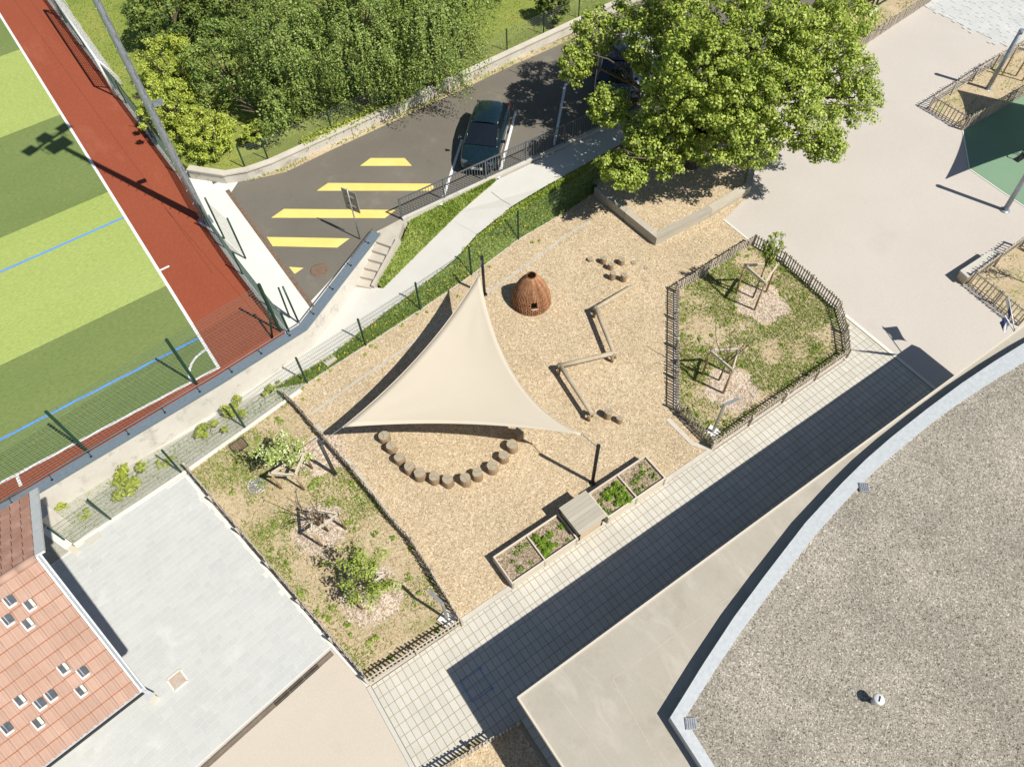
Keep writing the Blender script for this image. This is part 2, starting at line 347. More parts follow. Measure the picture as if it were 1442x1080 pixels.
# ------------------------------------------------------------------ vegetation builders
def leafmesh(name, C, S, mat, parent=None, kind=None, up=.35, width=.55, off=None, D=None):
    """rhombic leaves: C centres (n,3), S lengths (n), D outward directions"""
    C = np.asarray(C, float); n = len(C); S = np.broadcast_to(np.asarray(S, float), (n,))
    nrm = rng.normal(size=(n, 3)); nrm /= np.linalg.norm(nrm, axis=1)[:, None]
    if D is not None: nrm = nrm*.75+np.asarray(D)*.9
    nrm[:, 2] += up; nrm += np.array(sdir)*.55; nrm /= np.linalg.norm(nrm, axis=1)[:, None]+1e-9
    a = rng.normal(size=(n, 3)); a -= nrm*np.sum(a*nrm, 1)[:, None]; a /= np.linalg.norm(a, axis=1)[:, None]+1e-9
    b = np.cross(nrm, a); L = S[:, None]*.5
    fold = nrm*L*.25
    V = np.stack([C-a*L, C+b*L*width-a*L*.1+fold, C+a*L, C-b*L*width-a*L*.1+fold], 1).reshape(-1, 3)
    o0 = np.array(wloc(parent) if off is None else off); V = V-o0
    me = bpy.data.meshes.new(name); me.vertices.add(4*n); me.vertices.foreach_set('co', V.ravel())
    me.loops.add(4*n); me.loops.foreach_set('vertex_index', np.arange(4*n, dtype=np.int32))
    me.polygons.add(n); me.polygons.foreach_set('loop_start', np.arange(0, 4*n, 4, dtype=np.int32))
    me.update(calc_edges=True); me.materials.append(mat)
    return link(name, me, parent, None, kind)
def blades(name, X, Y, Z, h, mat, parent=None, kind='stuff', w=.035, label=None, cat=None, lean=.6):
    n = len(X); h = np.broadcast_to(h, (n,))*rng.uniform(.5, 1.3, n)
    yaw = rng.uniform(0, 2*np.pi, n); ly = rng.uniform(0, 2*np.pi, n); ln = rng.uniform(.1, lean, n)*h
    B = np.stack([X, Y, Z], 1); d = np.stack([np.cos(yaw), np.sin(yaw), 0*yaw], 1)*(w*rng.uniform(.6, 1.3, n)/2)[:, None]
    T = B+np.stack([np.cos(ly)*ln, np.sin(ly)*ln, h], 1)
    V = np.stack([B-d, B+d, T], 1).reshape(-1, 3)-np.array(wloc(parent))
    me = bpy.data.meshes.new(name); me.vertices.add(3*n); me.vertices.foreach_set('co', V.ravel())
    me.loops.add(3*n); me.loops.foreach_set('vertex_index', np.arange(3*n, dtype=np.int32))
    me.polygons.add(n); me.polygons.foreach_set('loop_start', np.arange(0, 3*n, 3, dtype=np.int32))
    me.update(calc_edges=True); me.materials.append(mat)
    o = link(name, me, parent, None, kind)
    if label: tag(o, label, cat)
    return o
def clumps(centres, radii, per, flat=.8, shell=.55):
    """leaf centres spread through clumps; returns centres and outward directions"""
    out = []; dr = []
    for c, r, k in zip(centres, radii, per):
        d = rng.normal(size=(k, 3)); d /= np.linalg.norm(d, axis=1)[:, None]
        rad = r*(shell+(1-shell)*rng.random(k))**.8*rng.uniform(.75, 1.1, k)
        p = d*rad[:, None]; p[:, 2] *= flat
        out.append(np.asarray(c)+p); dr.append(d)
    return np.concatenate(out), np.concatenate(dr)
def limb(m, a, b, r0, r1, bend=.15, seg=4, n=6):
    a, b = Vector(a), Vector(b); L = (b-a).length
    o = Vector((random.uniform(-1, 1), random.uniform(-1, 1), random.uniform(-.3, .6)))*L*bend
    pts = [a.lerp(b, t/seg)+o*math.sin(math.pi*t/seg) for t in range(seg+1)]
    m.tube(pts, [r0+(r1-r0)*t/seg for t in range(seg+1)], n)
    return pts
def nz(v, s): return noise.noise(Vector((v[0]*s, v[1]*s, v[2]*s)))
# ================================================================== SETTING
sheet('ground', [(-150, -120), (200, -120), (200, 20.4), (-150, 20.4)], -.012, M['plaza'])
HID = []
# ---- wood chip playground
chip_poly = [P(*q) for q in [(408, 562), (432, 541), (515, 488), (592, 438), (664, 389), (730, 339), (797, 299), (850, 262), (960, 250), (1055, 275), (1019, 310), (1056, 342), (948, 410), (948, 575), (1002, 628)]]+[Vector((1.95, 6.17, 0))]
playground = sheet('wood_chip_playground', chip_poly, .008, M['chips'])
n = 6000
X, Y = sample(chip_poly, n); n = len(X)
yaw = rng.uniform(0, 2*np.pi, n); L = rng.uniform(.014, .03, n); Wd = L*rng.uniform(.3, .6, n); tz = rng.uniform(-.012, .012, (n, 2))
ax = np.stack([np.cos(yaw), np.sin(yaw), 0*yaw], 1); ay = np.stack([-np.sin(yaw), np.cos(yaw), 0*yaw], 1)
B = np.stack([X, Y, np.full(n, .022)], 1); V = []
for a, b, k in ((-1, -1, 0), (1, -1, 1), (1, 1, 1), (-1, 1, 0)):
    v = B+ax*(a*L)[:, None]+ay*(b*Wd)[:, None]; v[:, 2] += a*tz[:, 0]+b*tz[:, 1]*.5; V.append(v)
V = np.stack(V, 1).reshape(-1, 3)
me = bpy.data.meshes.new('loose_chips'); me.vertices.add(4*n); me.vertices.foreach_set('co', V.ravel())
me.loops.add(4*n); me.loops.foreach_set('vertex_index', np.arange(4*n, dtype=np.int32)); me.polygons.add(n)
me.polygons.foreach_set('loop_start', np.arange(0, 4*n, 4, dtype=np.int32)); me.update(calc_edges=True); me.materials.append(M['chipbit'])
link('loose_chips', me, playground, None, 'stuff')
def band(name, pts, w, z0, z1, mat, parent=None, kind='structure'):
    """a raised strip of width w along a line of plan points"""
    m = MB(); pts = [Vector((p[0], p[1], 0)) for p in pts]
    Lr = []
    for i, p in enumerate(pts):
        t = (pts[min(i+1, len(pts)-1)]-pts[max(i-1, 0)]).normalized(); nn = Vector((-t.y, t.x, 0)); Lr.append((p+nn*w/2, p-nn*w/2))
    for (a, b), (c, d) in zip(Lr[:-1], Lr[1:]): m.prism([a, b, d, c], z0, z1)
    return m.build(name, mat, parent, kind)
band('playground_kerb', [(1.85, 6.095), (11.8, 6.095)], .15, -.01, .03, M['kerb'])
band('playground_kerb', [P(*q) for q in [(940, 590), (975, 625), (1003, 634)]], .16, -.01, .028, M['kerb'])
band('buried_kerb', [P(*q) for q in [(438, 583), (520, 525), (600, 470), (690, 410), (740, 375), (800, 330), (832, 312)]], .09, -.01, .0115, M['buried'])
band('buried_kerb', [P(*q) for q in [(446, 597), (500, 660), (560, 742), (610, 815)]], .11, -.01, .012, M['buried'])
band('plaza_kerb', [P(*q) for q in [(1019, 310), (1056, 340)]], .07, -.01, .03, M['kerbwhite'])
# ---- tiled path
path_poly = [(-1.12, 6.02), (18.25, 6.02), tuple(P(1190, 470)[:2]), tuple(P(1186, 441)[:2]), (19.75, 7.5), (19.75, 1.0), (2.6, 1.0), (2.6, -1.5), (1.77, -1.5), (1.77, 2.93), (-.72, 3.2), (-1.12, 3.2)]
path_poly = [Vector((a, b, 0)) for a, b in path_poly]
tpath = sheet('tiled_path', path_poly, .024, M['joint'])
cellsT = []
ys = [5.61-.3*k for k in range(-6, 25)]
for i in range(-8, 108):
    x0 = -.371+.2*i
    for y1 in ys:
        y0 = y1-.3; xa, xb, ya, yb = max(x0, -1.12), min(x0+.2, 19.72), y0, y1
        cx_, cy_ = (xa+xb)/2, (ya+yb)/2
        if xb-xa < .05: continue
        if ya < 6.02 < yb and cx_ < 18.3: yb = 6.02; cy_ = (ya+yb)/2
        if yb-ya < .05 or not bool(inpoly(cx_, cy_, path_poly)): continue
        cellsT.append((cx_, cy_, xb-xa, yb-ya))
full = [c for c in cellsT if abs(c[2]-.2) < 1e-4 and abs(c[3]-.3) < 1e-4]
vis = [c for c in full if c[1] > 3.5 or c[0] < 2.0]
vis.sort(key=lambda c: c[0]**2+c[1]**2); single = set(vis[:300])
tm = MB().bbox((0, 0, 0), (.185, .285, .03), .005); me0 = tm.build('tile', M['tile'], tpath); first = True
rest = MB()
for c in cellsT:
    jz = random.uniform(-.0015, .0015); tl = Matrix.Rotation(random.gauss(0, .004), 3, 'Z')
    if c in single:
        if first: o = me0; first = False
        else: o = me0.copy(); COL.objects.link(o)
        o.location = (c[0], c[1], .018+jz); o.rotation_euler = (random.gauss(0, .003), random.gauss(0, .003), random.gauss(0, .006))
    else: rest.bbox((c[0], c[1], .018+jz), (c[2]-.015, c[3]-.015, .03), .005, random.gauss(0, .005))
rest.build('remaining_tiles', M['tile'], tpath, 'stuff')
band('path_border', [(-1.19, 6.05), (-1.19, 2)], .12, -.01, .03, M['tile'])
band('path_border', [(19.83, 7.6), (19.83, 1)], .13, -.01, .03, M['kerbwhite'])
# ---- grey paved court (turned about 9.5 degrees)
CA = R_(9.5); ca, sa = math.cos(CA), math.sin(CA)
court_poly = [Vector(q) for q in [(-6.95, 14.93, 0), (-3.0, 15.37, 0), (-1.55, 7.62, 0), (-13.0, 5.70, 0), (-13.0, 13.9, 0)]]
court = sheet('paved_court', court_poly, .0205, M['pjoint'])
pav = []; row = 0; v = 4.0
while v < 20:
    u = -15+random.uniform(0, .3)
    while u < 4:
        l = random.choice((.3, .3, .3, .4, .2)); uc, vc = u+l/2, v+.1
        x, y = uc*ca-vc*sa, uc*sa+vc*ca
        if bool(inpoly(x, y, court_poly)): pav.append((x, y, l))
        u += l
    v += .2; row += 1
def seen(x, y): return not (x < -5.9-.2*(y-9.2) and y > 8.9-0.1) and x > -9
pv = [p for p in pav if seen(p[0], p[1])]; pv.sort(key=lambda c: c[0]**2+c[1]**2); single = set(pv[:300])
pm = {}
rest = MB()
for p in pav:
    jz = random.uniform(-.001, .001)
    if p in single:
        if p[2] not in pm: o = MB().bbox((0, 0, 0), (p[2]-.007, .193, .024), .003).build('paver', M['paver'], court); pm[p[2]] = o
        else: o = pm[p[2]].copy(); COL.objects.link(o)
        o.location = (p[0], p[1], .014+jz); o.rotation_euler = (random.gauss(0, .002), random.gauss(0, .002), CA+random.gauss(0, .002))
    else: rest.bbox((p[0], p[1], .014+jz), (p[2]-.007, .193, .024), .003, CA)
rest.build('remaining_pavers', M['paver'], court, 'stuff')
sheet('sand_court', [(-1.25, 7.5), (-1.25, -6), (-20, -6), (-20, 4.4), (-1.45, 7.5)], -.004, M['sandcourt'])
band('court_edging', [(-7.0, 15.0), (-2.95, 15.46), (-.6, 15.83), (1.6, 16.2)], .12, -.01, .06, M['kerbwhite'])
band('court_edging', [(-3.02, 15.3), (-1.5, 7.5), (-1.2, 6.1)], .09, -.01, .04, M['kerbwhite'])
chn = thing('drain_channel', 'long dark slotted drain along the lower edge of the grey court', 'drain', (-1.55, 7.45, 0))
a, b = Vector((-1.6, 7.46, .01)), Vector((-8.5, 6.30, .01)); L = (b-a).length; t = (b-a).normalized(); nn = Vector((-t.y, t.x, 0))
for k in range(14):
    p, q = a+t*(.5*k), a+t*(.5*k+.49)
    MB().beam(p, q, .15, .034).build('channel_section', M['channel'] if k not in (1, 2, 3) else M['castiron'], chn)
    for e in (-.045, .045): MB().beam(p+nn*e+Vector((0, 0, .018)), q+nn*e+Vector((0, 0, .018)), .018, .012).build('grate_bar', M['iron'], chn)
# ---- right hand play surfaces
rub = sheet('green_rubber_surface', [P(*q) for q in [(1356, 185), (1444, 133), (1600, 45), (1700, 300), (1444, 292), (1411, 270), (1365, 238)]], .004, M['rubber'])
band('rubber_edge', [P(*q) for q in [(1356, 185), (1365, 238), (1411, 270), (1444, 292)]], .05, -.01, .008, M['kerbwhite'])
gpoly = [P(*q) for q in [(1313, 0), (1303, 10), (1419, 66), (1560, -20), (1450, -120)]]
gpave = sheet('grey_paving', gpoly, .002, M['paver'])
g0 = P(1303, 10); g1 = P(1419, 66); gt = (g1-g0).normalized(); gn = Vector((-gt.y, gt.x, 0))
for k in range(1, 34):
    q = P(1419, 66).lerp(P(1560, -20), k/34); w = P(1303, 10).lerp(P(1313, 0), k/34)
rest = MB()
xs = [p.x for p in gpoly]; ysq = [p.y for p in gpoly]; ang = math.atan2(gt.y, gt.x)
u = min(xs)
for i in range(90):
    yy = min(ysq)-1+.22*i; x = min(xs)-1+random.uniform(0, .5)
    while x < max(xs)+1:
        l = random.choice((.6, .8, 1.0))
        if bool(inpoly(x+l/2, yy, gpoly)): rest.bbox((x+l/2, yy, .006), (l-.025, .195, .02), .003)
        x += l
rest.build('paving_slabs', M['paver'], gpave, 'stuff')
# ---- upper terrace: pitch, track, car park (about one metre higher)
Z1 = 1.0
def W1(px, py): return P(px, py, Z1)
wall_line = [P(*q, 1.1) for q in [(-260, 870), (46, 693), (306, 538), (428, 461), (531, 328)]]
wl = [(p.x, p.y) for p in wall_line]
terr = [(-150, wl[0][1]-1)]+[(x, y) for x, y in wl]+[(8.35, 20.62), (18.4, 20.42), (200, 20.42), (200, 26), (3, 27), (3, 120), (-150, 120)]
sheet('terrace', terr, Z1-.012, M['kerbwhite'])
pang = 0.0264; ex = Vector((math.cos(pang), math.sin(pang), 0)); ey = Vector((-math.sin(pang), math.cos(pang), 0)); O_ = Vector((-.417, 17.872, 0))
def T(u, v): return O_+ex*u+ey*v               # pitch frame: u from the sideline, v from the end of it
def yv(Yr): return Yr-(-math.sin(.0271)*O_.x+math.cos(.0271)*O_.y)
track_edge = [W1(*q) for q in [(-40, -150), (66, 0), (175, 147), (250, 247), (292, 322), (338, 388), (372, 432), (404, 472)]]
trk = [wl[0], wl[1], wl[2], (track_edge[-1].x, track_edge[-1].y)]+[(p.x, p.y) for p in reversed(track_edge)]+[(-60, 60), (-60, 16)]
sheet('running_track', [(-70, wl[0][1]-.5)]+[wl[1], wl[2]]+[(p.x, p.y) for p in reversed(track_edge)]+[(-2, 110), (-70, 110)], Z1, M['track'])
vend = 0.12
bounds = [vend]+[yv(22.72+6.41*k) for k in range(0, 13)]
for k in range(len(bounds)-1):
    sheet('turf_stripe', [T(-60, bounds[k]), T(0, bounds[k]), T(0, bounds[k+1]), T(-60, bounds[k+1])], Z1+.004, M['turfl'] if k % 2 == 1 else M['turfd'])
m = MB()
def lineq(a, b, w, z, m):
    a, b = Vector(a), Vector(b); t = (b-a).normalized(); nn = Vector((-t.y, t.x, 0))*w/2
    q = [a-nn, b-nn, b+nn, a+nn]; m.add([(p.x, p.y, z) for p in q], [(0, 1, 2, 3)])
lineq(T(0, vend), T(0, 90), .11, Z1+.009, m); lineq(T(.05, vend+5.6), T(.42, vend+5.6), .09, Z1+.009, m)
lineq(T(-60, vend), T(.05, vend), .1, Z1+.013, m); lineq(T(-6.9, vend-.05), T(-6.9, vend-.5), .1, Z1+.009, m)
pts = [T(-1.0*math.cos(a), vend+1.0*math.sin(a)) for a in np.linspace(0.05, 1.52, 14)]
for a, b in zip(pts[:-1], pts[1:]): lineq(a, b, .09, Z1+.009, m)
m.build('pitch_lines', M['white'], None, 'structure')
m = MB()
for Yb in (27.26, 19.63): lineq(T(-60, yv(Yb)), T(-.06, yv(Yb)), .1, Z1+.009, m)
m.build('blue_pitch_lines', M['blue'], None, 'structure')
m = MB()
for a, b in (((20, 0), (300, 385)), ((231, 292), (372, 455)), ((0, -60), (100, 80))): lineq(W1(*a), W1(*b), .022, Z1+.005, m)
m.build('track_seams', M['trackd'], None, 'structure')
asph = [W1(*q) for q in [(325, 272), (437, 425)]]+[wall_line[-1], Vector((8.35, 20.62, 0)), Vector((18.4, 20.42, 0)), Vector((60, 20.42, 0)), Vector((60, 28.6, 0)), Vector((22.48, 27.0, 0)), Vector((18.0, 26.72, 0)), Vector((11.6, 26.4, 0)), Vector((5.5, 26.1, 0)), Vector((4.0, 26.6, 0))]
asph[2] = Vector((wall_line[-1].x-.1, wall_line[-1].y+.15, 0))
sheet('car_park', asph, Z1, M['asphalt'])
band('car_park_edging', [W1(320, 268), W1(440, 432)], .16, Z1-.1, Z1+.012, M['iron'])
band('car_park_verge', [W1(*q) for q in [(345, 252), (400, 240), (462, 210), (560, 165), (640, 128), (720, 90), (830, 42)]], .32, Z1-.1, Z1+.02, M['bed'])
def flat(name, quads, z, mat):
    m = MB()
    for q in quads:
        p = [W1(*k) for k in q]; nrm = (p[1]-p[0]).cross(p[2]-p[1]).z
        if nrm < 0: p.reverse()
        m.add([(k.x, k.y, z) for k in p], [tuple(range(len(p)))])
    return m
for q in [[(507, 234), (522, 223), (570, 223), (580, 234)], [(446, 269), (462, 258), (607, 259), (612, 264), (606, 269)], [(382, 307), (400, 294.5), (557.5, 296), (542, 307.5)], [(375.5, 334), (492.5, 336), (475, 349), (384, 347)], [(407, 376), (427.5, 377.5), (415, 386)]]:
    flat('hatch', [q], Z1+.005, M['yellow']).build('yellow_hatch_bar', M['yellow'], None, 'structure')
for a, b in (((650.6, 197), (621, 289)), ((726.5, 157), (702, 251.6)), ((796.5, 118), (778, 217)), ((868, 100), (849, 186))):
    m = MB(); lineq(W1(*a), W1(*b), .11, Z1+.005, m); m.build('bay_line', M['white'], None, 'structure')
for (c, r) in (((449.5, 381), .34),):
    p = W1(*c); o = MB().lathe((p.x, p.y, Z1), [(r, .001), (r, .008), (r-.03, .011)], 24).build('manhole_cover', M['iron'])
    tag(o, 'round brown manhole cover in the car park asphalt below the yellow hatching', 'manhole cover')
# lawn behind the low wall
lawn_front = [W1(66, 0), W1(175, 147), W1(250, 240)]
lw = [(2.55, 27.9), (3.6, 26.95), (5.42, 26.40), (11.6, 26.62), (18.03, 26.94), (22.48, 27.15), (60, 29)]
lp = [(track_edge[0].x+.3, track_edge[0].y), (track_edge[1].x+.3, track_edge[1].y), (track_edge[2].x+.3, track_edge[2].y), (track_edge[3].x+.35, track_edge[3].y+.4)]+lw+[(150, 32), (150, 160), (-10, 160)]
LAWN = 1.32
m = MB().prism(lp, .2, LAWN); m.build('lawn', M['lawn'], None, 'structure')
# ---- ramp path, bank, steps
near = [PR(*q) for q in [(-40, 800), (60, 722), (150, 672), (250, 617), (350, 562), (455, 508), (540, 442), (640, 366), (672, 330), (720, 291), (765, 264), (850, 217), (905, 185)]]
far = [PR(*q) for q in [(-60, 745), (48, 692), (150, 632), (240, 580), (340, 522), (428, 478), (492, 402), (540, 406), (586, 360), (650, 297), (698, 264), (820, 206), (880, 170)]]
for k_, x_ in ((10, 12.75), (11, 17.6), (12, 21.5)): far[k_] = Vector((x_, 20.262, zr(x_)))
strip('ramp_path', near, far, M['ramp'])
m = MB()
for a, b in (((455, 508), (400, 492)), ((672, 330), (640, 312)), ((720, 289), (692, 270)), ((790, 248), (768, 232))):
    p, q = PR(*a, .004), PR(*b, .004); m.beam(p, q, .02, .004)
m.build('ramp_joints', M['kerb'], None, 'structure')
fence_px = [(105, 770), (157, 732), (255, 665), (345, 602), (432.5, 539), (515, 486), (592, 436), (664, 387), (730, 337), (797, 298), (850, 262)]
FB = [P(*q) for q in fence_px]
bn = [P(-40, 872), FB[0], FB[1], FB[2], FB[3], FB[4], FB[5], FB[6], FB[7], FB[8], FB[9], FB[10], P(900, 240)]
bn = [p+Vector((0, 0, .012)) for p in bn]
bt = [p+Vector((0, 0, -.004)) for p in near]
bt = [PR(-40, 800), PR(62, 724), PR(112, 695), PR(205, 643), PR(300, 590), PR(385, 548), PR(455, 510), PR(540, 444), PR(640, 368), PR(672, 332), PR(722, 292), PR(790, 252), PR(850, 218)]
strip('grass_bank', bn[5:], bt[5:], M['bank'], sub=3); strip('planting_strip', bn[:6], bt[:6], M['strip'], sub=2)
wa = [PR(540, 406), PR(566, 380), PR(600, 346), PR(650, 297), Vector((12.75, 20.25, 1.0))]
wb = [P(527, 398, .35), P(562, 348, .82), Vector((8.7, 20.44, .88)), Vector((10.6, 20.42, .97)), Vector((12.6, 20.4, 1.03))]
strip('grass_wedge', wa, wb, M['bank'], sub=3)
stp = thing('concrete_steps', 'short flight of pale concrete steps climbing from the ramp to the car park', 'steps', PR(505, 404))
bl, br, tl, tr = PR(488, 402), PR(523, 407), P(533, 330, Z1), P(559, 340, Z1)
NS = 6
for k in range(NS):
    a, b = bl.lerp(tl, k/NS), br.lerp(tr, k/NS); c, d = bl.lerp(tl, (k+1.08)/NS), br.lerp(tr, (k+1.08)/NS)
    zt = bl.z+(Z1-bl.z)*(k+1)/NS
    MB().prism([a, b, d, c], -.02, zt-.001*k).build('step', M['step'], stp)
kb = MB()
for k in range(6):
    a, b = br.lerp(tr, k/6), br.lerp(tr, (k+1)/6); kb.beam(a+Vector((.1, 0, .02)), b+Vector((.1, 0, .02)), .12, .34)
kb.build('side_kerb', M['step'], stp)
MB().prism([(tl.x-.05, tl.y), (tr.x, tr.y), (8.45, 20.5), (8.3, 20.75), (wall_line[-1].x+.1, wall_line[-1].y+.12)], -.02, Z1-.004).build('landing', M['step'], stp)
# ---- planted beds
bedL = [P(*q) for q in [(268, 664), (404, 563), (420, 577), (456, 619), (498, 667), (531, 707), (558, 742), (581, 767), (608, 810), (648, 878), (522, 958)]]
sheet('grass_bed', bedL, .02, M['bed'])
bedR = [P(*q) for q in [(953, 412), (1059, 345), (1102, 370), (1176, 436), (1186, 470), (1189, 503), (1004, 630), (953, 578)]]
sheet('grass_bed', bedR, .02, M['bed'])
bedB = [Vector(q) for q in [(-.7, 3.1, 0), (1.7, 2.86, 0), (1.7, -1.5, 0), (-1.1, -1.5, 0)]]
sheet('chip_bed', bedB, .02, M['chips'])
bedF1 = [P(*q) for q in [(1306, 153), (1355, 181), (1446, 131), (1560, 65), (1480, 30), (1396, 94)]]
bedF2 = [P(*q) for q in [(1362, 399), (1433, 456), (1560, 400), (1434, 346)]]
bedT = [P(*q) for q in [(1200, 74), (1312, 0), (1340, -25), (1230, -40), (1160, 30)]]
for q in (bedF1, bedF2, bedT): sheet('grass_bed', q, .02, M['bed'])
RINGS = []
for nm, c, r in (('m', (1072, 428), 1.05), ('m', (1030, 548), 1.0), ('m', (455, 640), .85), ('m', (450, 745), .9), ('m', (525, 838), 1.0)):
    p = P(*c); m = MB(); k = 26; RINGS.append((p.x, p.y, r*.9))
    m.add([(p.x+r*math.cos(2*math.pi*i/k)*random.uniform(.8, 1.1), p.y+r*math.sin(2*math.pi*i/k)*random.uniform(.8, 1.1), .026) for i in range(k)], [tuple(range(k))])
    m.build('mulch_ring', M['mulch'], None, 'structure')
# ================================================================== BUILDINGS
# ---- flat roofed school building (lower right)
bld = thing('school_building', 'flat gravel-roofed building with curved zinc roof edge above a pale concrete canopy', 'building', (10, 0, 0))
ZC, ZR = 3.07, 3.43
can = MB().prism([(1.78, 2.96), (18.4, 2.86), (21.73, 2.85), (21.73, -14), (1.78, -14)], 2.75, ZC).build('canopy', M['canopy'], bld)
e = MB(); e.beam((1.8, 2.94, ZC+.008), (21.73, 2.83, ZC+.008), .05, .05); e.beam((1.8, 2.96, ZC+.0085), (1.8, -14, ZC+.0085), .05, .05); e.build('canopy_edge', M['canopyedge'], can)
sm = MB()
for a, b in (((862, 955), (935, 1085)), ((862, 955), (1060, 818)), ((790, 985), (860, 1080))):
    sm.beam(P(*a, ZC+.001), P(*b, ZC+.001), .02, .005)
sm.build('canopy_joint', M['canopyjoint'], can)
MB().prism([(2.6, .9), (21.2, .9), (21.2, -14), (2.6, -14)], -.02, 2.748).build('wall', M['render'], bld)
outer = [P(*q, ZR) for q in [(1030, 1150), (988.7, 1080), (943.7, 1010), (990, 935), (1034, 868), (1077, 810), (1134, 736), (1185, 680.6), (1220, 646), (1255.7, 615), (1305, 576), (1353.7, 540), (1400, 509), (1442, 483), (1478, 463)]]
inner = [P(*q, ZR) for q in [(1050, 1150), (1007, 1080), (964.5, 1011), (1006, 945), (1043, 890), (1087, 831), (1150, 751), (1201, 694), (1236, 659), (1272, 628), (1322, 588), (1368, 556), (1412, 528), (1452, 504), (1484, 487)]]
far_ = [Vector((outer[-1].x, inner[-1].y-1, ZR)), Vector((outer[-1].x, -14, ZR)), Vector((outer[0].x, -14, ZR))]
MB().prism([(p.x, p.y) for p in inner+far_], ZC-.05, ZR-.035).build('gravel_roof', M['roofgravel'], bld)
cp = MB(); nO = len(outer)
for i in range(nO-1):
    cp.prism([outer[i], inner[i], inner[i+1], outer[i+1]], ZC+.002, ZR)
cp.build('roof_edge', M['cap'], bld)
for c, rz in (((1216, 687), -.7), ((972.5, 1019), -.6)):
    p = P(*c, ZR-.03); g = MB().box((p.x, p.y, p.z+.02), (.26, .26, .07), rz).build('roof_drain', M['lightsteel'], bld)
    gs = MB()
    for k in range(5): 
        q = Matrix.Rotation(rz, 3, 'Z')@Vector((-.1+.05*k, 0, 0)); gs.box((p.x+q.x, p.y+q.y, p.z+.061), (.02, .22, .012), rz)
    gs.build('drain_slat', M['steel'], g)
p = P(1230, 988, ZR-.035)
vp = MB().lathe(p, [(.075, 0), (.075, .3)], 18).build('vent_pipe', M['lightmetal'], bld)
MB().lathe((p.x, p.y, p.z+.3), [(.12, -.01), (.13, .03), (.11, .055), (.03, .062)], 20).build('vent_cap', M['lightmetal'], vp)
MB().box((p.x, p.y, p.z+.366), (.13, .03, .01), .5).build('vent_slot', M['dark'], vp)
for k in range(26):   # small dry weed tufts and stones on the gravel
    pass
# ---- open pavilion with tiled gable roof (lower left)
hs = thing('tiled_pavilion', 'building with salmon terracotta tile roof and white zinc edges beside the grey court', 'building', (-7, 11, 0))
ZE, ZT = 4.8, 7.0
e0 = P(196, 971, ZE); e1 = P(56, 1079, ZE); rg = P(51, 785, ZT); fe = P(43, 695, 5.9)
eu = (e1-e0); eu.z = 0; eu.normalize()                  # along the eave, away from the court
vv = (rg-e0); nv = vv.normalized(); Lv = vv.length; nrm = eu.cross(nv).normalized(); flip = nrm.z < 0
if flip: nrm = -nrm
cols, rows = 26, 12; tw, th = .235, Lv/12
def tilemesh():
    m = MB(); prof = [(0, .0), (.012, .014), (.045, .016), (.06, .003), (.125, .002), (.135, .012), (.165, .013), (.175, .003), (.205, .012), (.222, .013), (.235, .002)]
    vs = []; k = len(prof)
    for vv_, lift in ((-.024, .054), (th, .004), (-.045, .055)): vs += [(x, vv_, h+lift) for x, h in prof]
    fs = [(i, i+1, k+i+1, k+i) for i in range(k-1)]+[(2*k+i, 2*k+i+1, i+1, i) for i in range(k-1)]
    m.add(vs, fs); return m
MR = Matrix((eu, nv, nrm)).transposed().to_4x4()
roof = MB().add([e0-nrm*.02, e0+eu*9-nrm*.02, e0+eu*9+vv-nrm*.02, e0+vv-nrm*.02], [(0, 1, 2, 3)]).build('roof_deck', M['terracotta'], hs)
base_t = tilemesh().build('roof_tile', M['terracotta'], roof, off=(0, 0, 0)); used = False
base_t.data.materials.append(M['tileedge'])
for p_ in base_t.data.polygons:
    if p_.index >= 10: p_.material_index = 1
def glassmesh(pale):
    a = MB(); a.box((.105, th*.6, .05), (.165, th*.66, .03)); o = a.build('glass_tile', M['glasstile'], roof, off=(0, 0, 0))
    r = MB(); r.box((.208, th*.52, .05), (.03, th*.85, .035)); r.box((.12, th*.17, .06), (.15, .045, .025))
    b = r.build('tile_rim', M['tilerim'], o, off=(0, 0, 0))
    st = MB(); st.box((.065 if pale else .14, th*.6, .066), (.06 if pale else .012, th*.6, .004)); c = st.build('glass_strip', M['glasstile2'] if pale else M['steel'], o, off=(0, 0, 0))
    return o, b, c
gsrc = [glassmesh(False), glassmesh(True)]
if flip: base_t.data.flip_normals()
ro = wloc(roof)
def topx(w):
    d = w-Vector(CAM); cc = [sum(ROT[k][j]*d[j] for j in range(3)) for k in range(3)]; return FPX*cc[0]/cc[2]+CX, FPX*cc[1]/cc[2]+CY
glass_px = [(12, 850), (43, 853), (8, 879), (37, 882), (87, 944), (117, 943), (80, 972), (111, 973), (24, 989), (56, 989), (18, 1018), (49, 1020)]
gset = {}
for i, q in enumerate(glass_px):
    best = None
    for r in range(rows):
        for c in range(cols):
            a, b = topx(e0+eu*(tw*(c+.5))+nv*(th*(r+.5))); e_ = (a-q[0])**2+(b-q[1])**2
            if best is None or e_ < best[0]: best = (e_, r, c)
    gset[best[1:]] = i
ug = [False, False]
for r in range(rows):
    for c in range(cols):
        w = e0+eu*(tw*c)+nv*(th*r); px, py = topx(w)
        if px < -40 or py > 1125: continue
        j = Matrix.Rotation(random.gauss(0, .008), 4, 'Z'); Mx = Matrix.Translation(w-ro)@MR@j
        if (r, c) in gset:
            k = 1 if gset[(r, c)] in (1, 3, 4, 7, 8, 11) else 0
            if not ug[k]: g3 = gsrc[k]; ug[k] = True
            else:
                g3 = [q.copy() for q in gsrc[k]]
                for q in g3: COL.objects.link(q)
                for q in g3[1:]: q.parent = g3[0]
            g3[0].matrix_local = Mx
        if not used: o = base_t; used = True
        else: o = base_t.copy(); COL.objects.link(o)
        o.matrix_local = Mx
